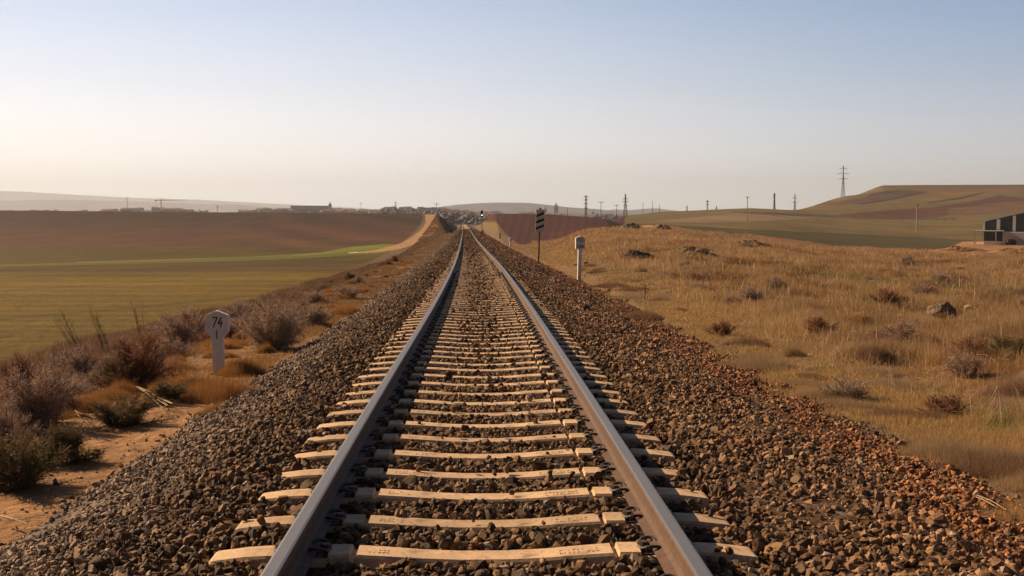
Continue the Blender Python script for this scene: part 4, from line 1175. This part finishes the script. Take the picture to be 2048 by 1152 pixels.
# scattered loose straws through the right grass, beyond counting
n = 650; Y = np.exp(rng.uniform(math.log(8), math.log(45), n)); u = rng.uniform(1250, 2100, n); X = (u - 1024) / FPX * Y
m = (X - xc(Y)) > 5.2; X, Y = X[m], Y[m]; Z = ground_z(X, Y) + rng.uniform(.03, .25, len(X))
a = rng.uniform(0, 2 * math.pi, len(X)); L = rng.uniform(.08, .3, len(X)); D = np.stack([np.cos(a) * L, np.sin(a) * L, rng.normal(0, .08, len(X))], -1)
P0 = np.stack([X, Y, Z], -1); w = np.stack([np.zeros(len(X)), np.zeros(len(X)), np.maximum(.002, Y * .00018)], -1)
V = np.stack([P0 - w, P0 + w, P0 + D + w, P0 + D - w], 1).reshape(-1, 3)
tag(link('loose_straw', mesh_np('loose_straw', V, quads=np.arange(len(X) * 4).reshape(-1, 4), cols=np.tile([.44, .33, .21], (len(V), 1)), mats=[M_grass])), 'loose bleached straws strewn through the brown grass', 'straw', kind='stuff')

# ------------------------------------------------------------------ rocks, heaps
def rock_mesh(seed, sub=3, rough=.35):
    bm = bmesh.new(); bmesh.ops.create_icosphere(bm, subdivisions=sub, radius=1)
    r_ = random.Random(seed); pl = []
    for _ in range(9):
        v = Vector((r_.gauss(0, 1), r_.gauss(0, 1), r_.gauss(0, 1))).normalized(); pl.append((v, r_.uniform(.55, .9)))
    for v in bm.verts:
        for nrm, d in pl:
            k = v.co.dot(nrm)
            if k > d: v.co -= nrm * (k - d) * .9
        q_ = v.co * 2.1
        v.co *= 1 + (float(fbm(q_.x + 5, q_.y + q_.z * 1.3 + 5, seed)) - .5) * rough
    me = bpy.data.meshes.new('rock'); bm.to_mesh(me); bm.free(); me.materials.append(M_rock)
    return me
rk = [rock_mesh(s) for s in (1, 2, 3, 4)]
def rock(px, py, wpx, hpx, k, label, grp='pale rocks on the waste ground', m=None):
    p = on_ground(px, py); s = wpx / FPX * p[1] / 2 * 1.15; h = hpx / FPX * p[1] / 2 * 1.2
    me_ = rk[k % 4]
    if m:
        me_ = rock_mesh(k + 3, 4, .3); me_.materials[0] = m
    tag(link('rock', me_, loc=(p[0], p[1] + s * .3, p[2] + h * .55), rot=(0, 0, random.uniform(0, 6)), scl=(s, s * .8, h)), label, 'rock', grp)
rock(1171, 529, 9, 8, 0, 'cream stone lying just right of the white distance post')
rock(1150, 531, 10, 4, 1, 'dark low stone hidden left of the cream stone by the distance post')
rock(1718, 583, 15, 9, 2, 'pale orange rock with a white top beside green weeds')
rock(1230, 514, 7, 6, 3, 'pale stone at the left end of the rubble heap')
rock(1240, 514, 6, 5, 1, 'small stone second from the left end of the rubble heap')
rock(1257, 517, 6, 6, 2, 'whitish block at the front left foot of the rubble heap')
rock(1266, 513, 4, 7, 0, 'narrow upright white stone leaning on the rubble heap')
rock(1286, 517, 6, 5, 3, 'round white stone at the front of the rubble heap')
rock(1316, 517, 7, 5, 0, 'pale stone at the right end of the rubble heap')
rock(1338, 522, 8, 6, 1, 'lone pale stone right of the rubble heap')
rock(1276, 503, 4, 7, 2, 'white stone standing on top of the rubble heap')
rock(1885, 640, 64, 40, 0, 'large rounded tan boulder half sunk in the right waste ground', m=M_boulder)
rock(1925, 600, 26, 10, 0, 'tan slab of rock behind the large boulder')
rock(1940, 622, 20, 14, 3, 'orange rock to the right of the large boulder')
rock(1895, 966, 9, 9, 2, 'white stone resting on the lower right ballast edge')
rock(290, 688, 12, 8, 3, 'pinkish stone at the field edge behind the stalks')
def heap(name, px, py, wpx, hpx, seed, col1, col2, label, depth=.7, cat='heap', Y=None):
    p = on_ground(px, py) if Y is None else at(px, py, Y)
    w = wpx / FPX * p[1] / 2; h = hpx / FPX * p[1]
    n = 40; xs = np.linspace(-1, 1, n); GX, GY = np.meshgrid(xs, xs)
    r = np.sqrt(GX ** 2 + GY ** 2); prof = np.clip(1 - r ** 1.6, 0, 1) ** .9
    nz = fbm(GX * 4 + seed, GY * 4 + seed * 3, seed, 5)
    Zz = prof * h * (.55 + .9 * nz) - .12 * h
    V = np.stack([GX * w, GY * w * depth, Zz], -1).reshape(-1, 3)
    t = (fbm(GX * 6 + 3, GY * 6 + 1, seed + 4, 4).ravel()[:, None] - .3) * 2.2; t = np.clip(t, 0, 1)
    C = np.array(col1) * (1 - t) + np.array(col2) * t
    ix = np.arange(n * n).reshape(n, n); q_ = np.stack([ix[:-1, :-1], ix[:-1, 1:], ix[1:, 1:], ix[1:, :-1]], -1).reshape(-1, 4)
    o_ = link(name, mesh_np(name, V, quads=q_, cols=C, smooth=False, mats=[M_heap]), loc=(p[0], p[1] + w * depth * .6, p[2]))
    tag(o_, label, cat)
heap('rubble_heap', 1275, 517, 84, 17, 3, (.05, .04, .035), (.12, .08, .06), 'dark rubble heap dotted with pale stones in the brown grass')
heap('earth_mound', 1382, 512, 125, 20, 5, (.17, .13, .065), (.24, .15, .09), 'rounded grassy earth mound right of the rubble heap')
heap('earth_mound', 1500, 494, 110, 14, 6, (.14, .10, .06), (.24, .15, .09), 'low broken earth bank at the near edge of the green field')
heap('rubble_heap', 1262, 459, 52, 15, 7, (.30, .24, .19), (.14, .11, .09), 'grey rubble tip at the right foot of the red ploughed slope')
heap('earth_mound', 1322, 458, 50, 10, 8, (.25, .16, .09), (.30, .20, .11), 'low tan mound beside the grey rubble tip')
heap('spoil_bank', 1925, 503, 120, 11, 9, (.34, .18, .085), (.20, .13, .075), 'reddish spoil bank in front of the white warehouse canopy', .4)
heap('spoil_bank', 2040, 506, 130, 11, 10, (.36, .20, .10), (.24, .16, .09), 'orange spoil bank below the white warehouse wall', .4)

# ------------------------------------------------------------------ warehouse
YW = 250.0
def wx(px, dy=0): return (px - 1024) / FPX * YW
def wz(py): return EYE + (432 - py) / FPX * YW
x0, x1 = wx(1967), wx(2250)
gz = min(wz(489), float(ground_z(wx(2010), YW)) )
AW = R(24.5)
e = empty('warehouse', (x0, YW, gz), -AW)
def P_(px):
    r = (px - 1024) / FPX
    return (r * YW - x0) / (math.cos(AW) + r * math.sin(AW))
W = P_(2250); He = wz(443) - gz; Ha = wz(412.5) - gz; D = 40.0
zm = wz(463) - gz; zb = wz(482) - gz
mb = MB(); mb.prism([(P_(2004.5), -1), (W, -1), (W, zm), (P_(2004.5), zm)], 0, .3); mb.build('white_wall', M_gwhite, e)
mb = MB(); mb.prism([(0, zb + .02), (P_(2004.5) - .01, zb + .02), (P_(2004.5) - .01, zm), (0, zm)], .06, .3); mb.build('lower_cladding', M_gdark, e)
mb = MB(); mb.prism([(0, -1), (P_(2004.5) - .01, -1), (P_(2004.5) - .01, zb), (0, zb)], -.05, .3); mb.build('plinth', M_gwhite, e)
mb = MB(); mb.prism([(0, zm + .01), (W, zm + .01), (W, He), (W / 2, Ha), (0, He)], .10, .3); mb.build('gable_cladding', M_gdark, e)
for (a, b) in [(1992, 1999), (2024, 2030), (2056, 2062), (2088, 2094), (2120, 2126)]:
    xa, xb = P_(a), P_(b); za = He + (Ha - He) * min(xa / (W / 2), 1) - .1
    mb = MB(); mb.prism([(xa, zm + .02), (xb, zm + .02), (xb, za), (xa, za)], -.55, .09); mb.build('pilaster', M_gtrim, e)
mb = MB()
for s, (xa, za, xb, zb_) in enumerate([(-.35, He - .1, W / 2, Ha), (W / 2, Ha, W + .35, He - .1)]):
    mb.prism([(xa, za), (xb, zb_), (xb, zb_ + .35), (xa, za + .35)], -.9, D)
mb.build('roof', M_roofm, e)
for xw in (0, W - .25):
    mb = MB(); mb.prism([(xw, -1), (xw + .25, -1), (xw + .25, He - .1), (xw, He - .1)], .31, D); mb.build('side_wall', M_gwhite, e)
mb = MB(); mb.prism([(-.15, zm), (.15, zm), (.15, He), (-.15, He)], -.5, -.02); mb.build('corner_trim', M_gtrim, e)
# sloping white forebuilding lit by the sun
mb = MB()
vs = [(P_(2021), -4.0, zm - .1), (W, -4.0, zm - .1), (W, -4.0, -1), (P_(2052), -4.0, wz(482) - gz), (P_(2021), -.02, zm - .1), (W, -.02, zm - .1), (W, -.02, -1), (P_(2052), -.02, wz(482) - gz)]
mb.add(vs, [(0, 1, 2, 3), (4, 7, 6, 5), (0, 4, 5, 1), (1, 5, 6, 2), (2, 6, 7, 3), (3, 7, 4, 0)]); mb.build('annex', M_gwhite, e)
mb = MB(); mb.box(((P_(1950) + P_(2008)) / 2, -2.6, wz(461.5) - gz), (P_(2008) - P_(1950), 5, .22)); mb.build('canopy', M_roofm, e)
for a in (1950, 1991):
    mb = MB(); mb.box((P_(a) + .15, -4.8, (wz(462) - gz) / 2 - .6), (.22, .22, wz(462) - gz + 1.0)); mb.build('canopy_post', M_gtrim, e)
tag(e, 'white walled warehouse with dark gable cladding at the right edge', 'warehouse')
g0 = wz(490)
e = empty('small_trailer', (wx(1993), YW - 7, float(ground_z(wx(1993) * .97, YW - 7))))
mb = MB(); mb.box((0, 0, .75), (1.8, 1.2, .5)); mb.box((-.1, 0, 1.1), (1.1, .9, .25)); mb.bar((.9, 0, .6), (1.5, 0, .5), .05); mb.build('body', M_post, e, bevel=.04)
for sx in (-.5, .5):
    for sy in (-.62, .62):
        mb = MB(); mb.bar((sx, sy - .06, .33), (sx, sy + .06, .33), .33, n=14); mb.build('wheel', M_black, e)
tag(e, 'small dark trailer parked under the warehouse canopy edge', 'trailer')

# ------------------------------------------------------------------ pylons and poles
def lattice(px, ytop, ybase, Y, arms, wpx, label, grp='lattice pylons on the skyline', thick=1.0, mat_=None, prongs=False):
    m_ = mat_ or M_galv
    x, _, zt = at(px, ytop, Y); _, _, zb2 = at(px, ybase, Y); zg = float(ground_z(x, Y)) - .3
    H = zt - zg; e = empty('lattice_pylon', (x, Y, zg), R(random.uniform(-20, 20)))
    bw = H * (.10 if not prongs else .16); tw = .35; t = .0009 * Y * .17 * thick
    mb = MB(); n = 9; hs = [H * (1 - (1 - k / n) ** 1.15) for k in range(n + 1)]
    wd = lambda z: bw + (tw - bw) * min(z / (H * .72), 1)
    for a, b in ((-1, -1), (1, -1), (1, 1), (-1, 1)):
        for k in range(n):
            mb.bar((a * wd(hs[k]) / 2, b * wd(hs[k]) / 2, hs[k]), (a * wd(hs[k + 1]) / 2, b * wd(hs[k + 1]) / 2, hs[k + 1]), t)
    for k in range(n):
        w0, w1 = wd(hs[k]) / 2, wd(hs[k + 1]) / 2
        for (a0, b0, a1, b1) in ((-1, -1, 1, -1), (1, -1, 1, 1), (1, 1, -1, 1), (-1, 1, -1, -1)):
            mb.bar((a0 * w0, b0 * w0, hs[k]), (a1 * w1, b1 * w1, hs[k + 1]), t * .55, n=3)
            mb.bar((a1 * w0, b1 * w0, hs[k]), (a0 * w1, b0 * w1, hs[k + 1]), t * .55, n=3)
    mb.build('mast', m_, e)
    for (fr, ww) in arms:
        z = H * fr; L = ww / FPX * Y / 2
        mb = MB(); mb.bar((-L, 0, z), (L, 0, z), t * .9); mb.bar((-L, 0, z), (0, 0, z + H * .035), t * .6, n=3); mb.bar((L, 0, z), (0, 0, z + H * .035), t * .6, n=3)
        for s in (-1, -.5, .5, 1): mb.bar((s * L, 0, z), (s * L, 0, z - H * .03), t * .6, n=3)
        mb.build('crossarm', m_, e)
    return tag(e, label, 'pylon', grp)
lattice(1687, 331, 393, 940, [(.90, 16), (.74, 24), (.58, 18)], 20, 'tallest lattice pylon, standing on the shoulder of the flat topped hill')
lattice(1251, 388, 432, 520, [(.80, 11), (.68, 14), (.52, 10)], 12, 'wide legged lattice pylon standing at the left foot of the right hill', thick=1.1, prongs=True)
lattice(1172, 391, 434, 480, [(.97, 9), (.86, 9), (.74, 9), (.60, 9)], 8, 'dense dark lattice pylon behind the red ploughed slope', thick=1.1, mat_=M_dpole)
lattice(1549, 386, 412, 800, [(.92, 6), (.78, 6), (.62, 5)], 5, 'narrow lattice pylon on the ridge, left of the faint pair arm one', thick=1.4)
lattice(1590, 388, 408, 1000, [(.82, 10), (.62, 12)], 10, 'pale lattice pylon half sunk behind the ridge')
lattice(1415, 400, 421, 780, [(.88, 7), (.68, 6)], 6, 'small lattice pylon on the low middle of the ridge', thick=1.2)
lattice(1433, 412, 421, 900, [(.8, 5)], 5, 'tiny lattice pylon tip right beside the small one')
lattice(1374, 411, 423, 850, [(.8, 5), (.6, 5)], 5, 'tiny lattice pylon left of the small one')
def pole(px, ytop, ybase, Y, arm, label, mat_=None, w=None, arms=1, grp='utility poles', rake=0):
    m_ = mat_ or M_dpole
    x, _, zt = at(px, ytop, Y); _, _, zb2 = at(px, ybase, Y); zg = float(ground_z(x, Y))
    H = zt - zg; t = w or .0009 * Y * .30
    e = empty('utility_pole', (x, Y, zg))
    mb = MB(); mb.bar((0, 0, -.5), (0, 0, H), t, n=6, w2=t * .7); mb.build('post', m_, e)
    for k in range(arms):
        L = arm / FPX * Y / 2; z = H * (1 - .07 - .12 * k)
        if L > 0:
            mb = MB(); mb.bar((-L, 0, z), (L, 0, z), t * .6)
            for s in (-1, 0, 1): mb.bar((s * L * .95, 0, z), (s * L * .95, 0, z + H * .05), t * .45)
            mb.build('crossarm', m_, e)
    return tag(e, label, 'pole', grp)
pole(1202, 402, 434, 400, 11, 'tall dark pole with a single crossbar right of the dense pylon')
pole(1233, 409, 432, 450, 9, 'shorter pole with a crossbar between the tall pole and the wide legged pylon')
pole(1286, 404, 425, 640, 0, 'thin bare pole, left of the three on the low ridge')
pole(1305, 402, 425, 640, 0, 'thin bare pole, tallest of the three on the low ridge')
pole(1319, 409, 425, 640, 0, 'thin bare pole, right of the three on the low ridge')
pole(1135, 415, 432, 350, 0, 'short dark pole behind the crest of the red slope')
pole(1834, 408, 457, 430, 4, 'slender pale pole on the green field in front of the red hillside field', M_wood, w=.28)
pole(791, 403, 428, 700, 4, 'dark pole with a fork top behind the left crest', arms=2)
pole(873, 405, 425, 900, 10, 'small pole with a wide crossbar above the farm road')
pole(722, 404, 422, 900, 5, 'faint thin pole above the left crest, beyond the church tower', w=.14)
pole(435, 411, 424, 1100, 5, 'faint tiny pole on the left skyline right of the crane')
pole(254, 394, 412, 2600, 6, 'faint short mast far left behind the crane')
# pole with a T shaped lamp head
Y = 330.; x, _, zt = at(1495, 395, Y); zg = float(ground_z(x, Y)); H = zt - zg
e = empty('lamp_pole', (x, Y, zg))
mb = MB(); mb.bar((0, 0, -.5), (0, 0, H), .17, n=6, w2=.10); mb.build('post', M_wood, e)
mb = MB(); mb.bar((0, 0, H - .1), (-.5, 0, H + .25), .05); mb.bar((0, 0, H - .1), (.5, 0, H + .25), .05); mb.box((0, 0, H + .1), (1.0, .1, .12)); mb.build('bracket', M_galv, e)
tag(e, 'pale wooden pole with a small forked top in the pinkish field', 'pole', 'utility poles')

# ------------------------------------------------------------------ the town far off
def house(px, ytop, wpx, Y, hpx, wallm, label, roofh=.35, dpt=None):
    x, _, zt = at(px, ytop, Y); w = wpx / FPX * Y; H = hpx / FPX * Y; dpt = dpt or w * .6
    e = empty('town_house', (x, Y, zt - H), R(random.uniform(-20, 20)) if wpx < 20 else 0)
    rf = H * roofh; hw = H - rf
    mb = MB(); mb.box((0, 0, hw / 2 - 6), (w, dpt, hw + 12)); wl = mb.build('wall', wallm, e)
    mb = MB(); mb.add([(-w / 2 - .4, -dpt / 2 - .4, hw), (w / 2 + .4, -dpt / 2 - .4, hw), (w / 2 + .4, dpt / 2 + .4, hw), (-w / 2 - .4, dpt / 2 + .4, hw), (-w / 2 + w * .08, 0, H), (w / 2 - w * .08, 0, H)],
                      [(0, 1, 5, 4), (1, 2, 5), (2, 3, 4, 5), (3, 0, 4), (3, 2, 1, 0)]); mb.build('roof', M_tr, e)
    return tag(e, label, 'house', 'distant town houses')
HL = ['far brownish town house', 'far cream town house', 'far grey town house']
rr = random.Random(5)
def cluster(u0, u1, top, Y0, Y1, n, hp=(5, 8), wp=(6, 14), where=''):
    for i in range(n):
        u = rr.uniform(u0, u1); Yh = rr.uniform(Y0, Y1); k = rr.choice((0, 0, 0, 1, 2)); far = (Yh - Y0) / max(Y1 - Y0, 1)
        tp = float(np.interp(u, [t[0] for t in top], [t[1] for t in top])) + (1 - far) * 3 + rr.uniform(-.8, 1.0)
        house(u, tp, rr.uniform(*wp), Yh, rr.uniform(*hp), (M_tw1, M_tw2, M_tw3)[k], HL[k] + ' on the hazy skyline, ' + where, roofh=rr.uniform(.2, .4))
cluster(185, 385, [(185, 420), (240, 414.5), (300, 413), (340, 414), (375, 415), (385, 420)], 2000, 2700, 26, (4, 7), (8, 18), where='around the crane')
cluster(500, 770, [(500, 418), (530, 415.5), (580, 414), (660, 415.5), (700, 416.5), (740, 418), (770, 418.5)], 1900, 2600, 74, (7, 10), (8, 20), where='either side of the church tower')
cluster(765, 890, [(765, 414), (790, 413), (830, 413), (890, 414.5)], 1800, 2500, 26, (7, 11), where='above the farm road')
cluster(885, 985, [(885, 416), (930, 419), (985, 424)], 1900, 2600, 22, (4, 7), where='seen through the cutting')
cluster(985, 1130, [(985, 421), (1040, 422), (1130, 425)], 2300, 2900, 18, (4, 7), where='behind the red slope near the striped board')
cluster(1130, 1240, [(1130, 426), (1240, 428)], 2500, 3000, 8, (4, 6), where='below the hills behind the dense pylon')
cluster(-120, 180, [(-120, 418), (0, 418), (180, 419)], 2300, 2900, 14, (3, 5), where='at the far left end')
cluster(385, 530, [(385, 419), (530, 418)], 2300, 2900, 10, (3, 5), where='between the crane and the long flat roof')
# long flat roofed building
Y = 2100.; x, _, zt = at(619, 411.5, Y); e = empty('long_building', (x, Y, zt - 11.5)); Lg = 72 / FPX * Y
mb = MB(); mb.box((0, 0, 0), (Lg, 14, 20)); mb.build('wall', M_tw2, e)
mb = MB(); mb.box((0, 0, 10.8), (Lg + 2, 16, 1.4)); mb.build('roof', M_slate, e)
for i in range(14):
    mb = MB(); mb.box((-Lg / 2 + (i + .5) * Lg / 14, -7.05, 4), (2.6, .1, 2.2)); mb.build('window', M_win, e)
tag(e, 'long dark flat roofed building left of the church tower', 'building')
def tower(px, ytop, ybody, ybase, wpx, Y, label, name='church_tower'):
    x, _, zt = at(px, ytop, Y); _, _, zb = at(px, ybody, Y); _, _, z0 = at(px, ybase, Y); w = wpx / FPX * Y
    e = empty(name, (x, Y, z0)); H = zt - z0; hb = zb - z0
    mb = MB(); mb.box((0, 0, hb / 2 - 8), (w, w, hb + 16)); b = mb.build('tower_body', M_tstone, e)
    for sx in (-.22, .22):
        mb = MB(); mb.box((sx * w, -w / 2 - .03, hb - w * .35), (w * .18, .1, w * .45)); mb.build('belfry_opening', M_win, e)
    prof = [(w * .52, hb), (w * .55, hb + (H - hb) * .06), (w * .46, hb + (H - hb) * .22), (w * .28, hb + (H - hb) * .40), (w * .16, hb + (H - hb) * .48), (w * .14, hb + (H - hb) * .60), (w * .07, hb + (H - hb) * .72), (.18, H)]
    mb = MB(); n = 10; vs = []
    for r, z in prof:
        for k in range(n): vs.append((r * math.cos(2 * math.pi * k / n), r * math.sin(2 * math.pi * k / n), z))
    fs = [(i * n + k, i * n + (k + 1) % n, (i + 1) * n + (k + 1) % n, (i + 1) * n + k) for i in range(len(prof) - 1) for k in range(n)]
    mb.add(vs, fs); mb.build('spire', M_slate, e)
    for sx in (-1, 1):
        for sy in (-1, 1):
            mb = MB(); mb.bar((sx * w * .44, sy * w * .44, hb), (sx * w * .44, sy * w * .44, hb + w * .45), w * .05, w2=.05); mb.build('pinnacle', M_tstone, e)
    return tag(e, label, 'tower')
tower(660, 401.5, 410.5, 420, 5.5, 2300, 'dark church tower with a pointed dome on the left skyline')
tower(1112, 403.5, 414, 432, 9, 2900, 'hazy cathedral tower with a tall spire right of the striped board')
tower(1091, 409, 420, 432, 6, 2900, 'hazy lower cathedral tower beside the striped board')
tower(1186, 420, 425, 434, 5, 2900, 'hazy small church tower behind the dense pylon')
# crane
Y = 2400.; x, _, zt = at(322, 396, Y); _, _, z0 = at(322, 420, Y); H = zt - z0; pxm = Y / FPX
e = empty('tower_crane', (x, Y, z0))
mb = MB(); mb.box((0, 0, H * .45 - 5), (1.5, 1.5, H * .9 + 10)); mb.build('mast', M_red, e)
zj = H - 4.6 * pxm
mb = MB(); mb.bar((-12 * pxm, 0, zj), (52 * pxm, 0, zj + .6), .7, w2=.35); mb.build('jib', M_red, e)
mb = MB(); mb.box((-11 * pxm, 0, zj - .9), (3, 2, 2.6)); mb.build('counterweight', M_dpole, e)
mb = MB(); mb.bar((0, 0, zj), (0, 0, H), .6, w2=.2); mb.bar((0, 0, H), (30 * pxm, 0, zj), .12); mb.bar((0, 0, H), (-11 * pxm, 0, zj), .12); mb.build('apex', M_red, e)
tag(e, 'tower crane with a long jib above the houses at far left', 'crane')

# far woods round the town: one mass of crowns
bm = bmesh.new(); bmesh.ops.create_icosphere(bm, subdivisions=1, radius=1); bm.verts.ensure_lookup_table()
pv = np.array([v.co[:] for v in bm.verts]); pf = np.array([[v.index for v in f.verts] for f in bm.faces]); bm.free()
prs = [(pv * (1 + np.random.default_rng(k).uniform(-.3, .3, (len(pv), 1))), pf) for k in range(8)]
Pl, Sl, Cl = [], [], []
def wood(u0, u1, top, Y0, Y1, n, s=(3, 5)):
    for i in range(n):
        u = rr.uniform(u0, u1); Yh = rr.uniform(Y0, Y1); f = (Yh - Y0) / (Y1 - Y0)
        tp = float(np.interp(u, [t[0] for t in top], [t[1] for t in top])) + (1 - f) * rr.uniform(3, 22) + 1.0
        x, _, z = at(u, tp, Yh); zg = float(ground_z(x, Yh))
        sz = rr.uniform(*s) * .5
        z = max(z, zg + sz * .3)
        for k in range(5):
            Pl.append((x + rr.gauss(0, sz * .6), Yh + rr.gauss(0, sz * .6), z - sz + rr.gauss(0, sz * .4))); Sl.append(sz * rr.uniform(.35, .7)); g = rr.uniform(.7, 1.3)
            Cl.append((.19 * g, .15 * g, .15 * g))
wood(760, 900, [(760, 416), (775, 413), (800, 414), (900, 416)], 1300, 2300, 500, (4, 8))
wood(885, 990, [(885, 418), (940, 423), (990, 430)], 900, 2200, 600, (3, 7))
wood(530, 770, [(530, 419), (770, 420)], 1600, 2300, 200, (3, 6))
wood(985, 1250, [(985, 426), (1250, 430)], 1800, 2600, 260, (4, 8))
wood(1190, 1235, [(1190, 428), (1210, 425.5), (1235, 428)], 1100, 1500, 80, (3, 6))
wood(180, 400, [(180, 419), (400, 419)], 1900, 2400, 140, (4, 7))
Vs, Ts, Cs = [], [], []
scatter(prs, np.array(Pl), np.array(Sl), np.array(Cl), Vs, Ts, Cs, 0)
tag(link('far_wood', mesh_np('far_wood', np.concatenate(Vs), tris=np.concatenate(Ts), cols=np.concatenate(Cs), mats=[M_leaf])), 'dark hazy woods round the distant town', 'woods', kind='stuff')

# ------------------------------------------------------------------ haze
mh = bpy.data.materials.new('haze_air'); mh.use_nodes = True; t = mh.node_tree; t.nodes.clear()
out = t.nodes.new('ShaderNodeOutputMaterial'); pv_ = t.nodes.new('ShaderNodeVolumePrincipled')
pv_.inputs['Color'].default_value = (.74, .86, 1, 1); pv_.inputs['Density'].default_value = 9.5e-5; pv_.inputs['Anisotropy'].default_value = .25
t.links.new(pv_.outputs[0], out.inputs['Volume'])
mb = MB(); mb.box((0, 7950, 200), (44000, 16600, 600)); tag(mb.build('haze', mh), 'thin pale haze hanging over the plain', 'haze', kind='stuff')
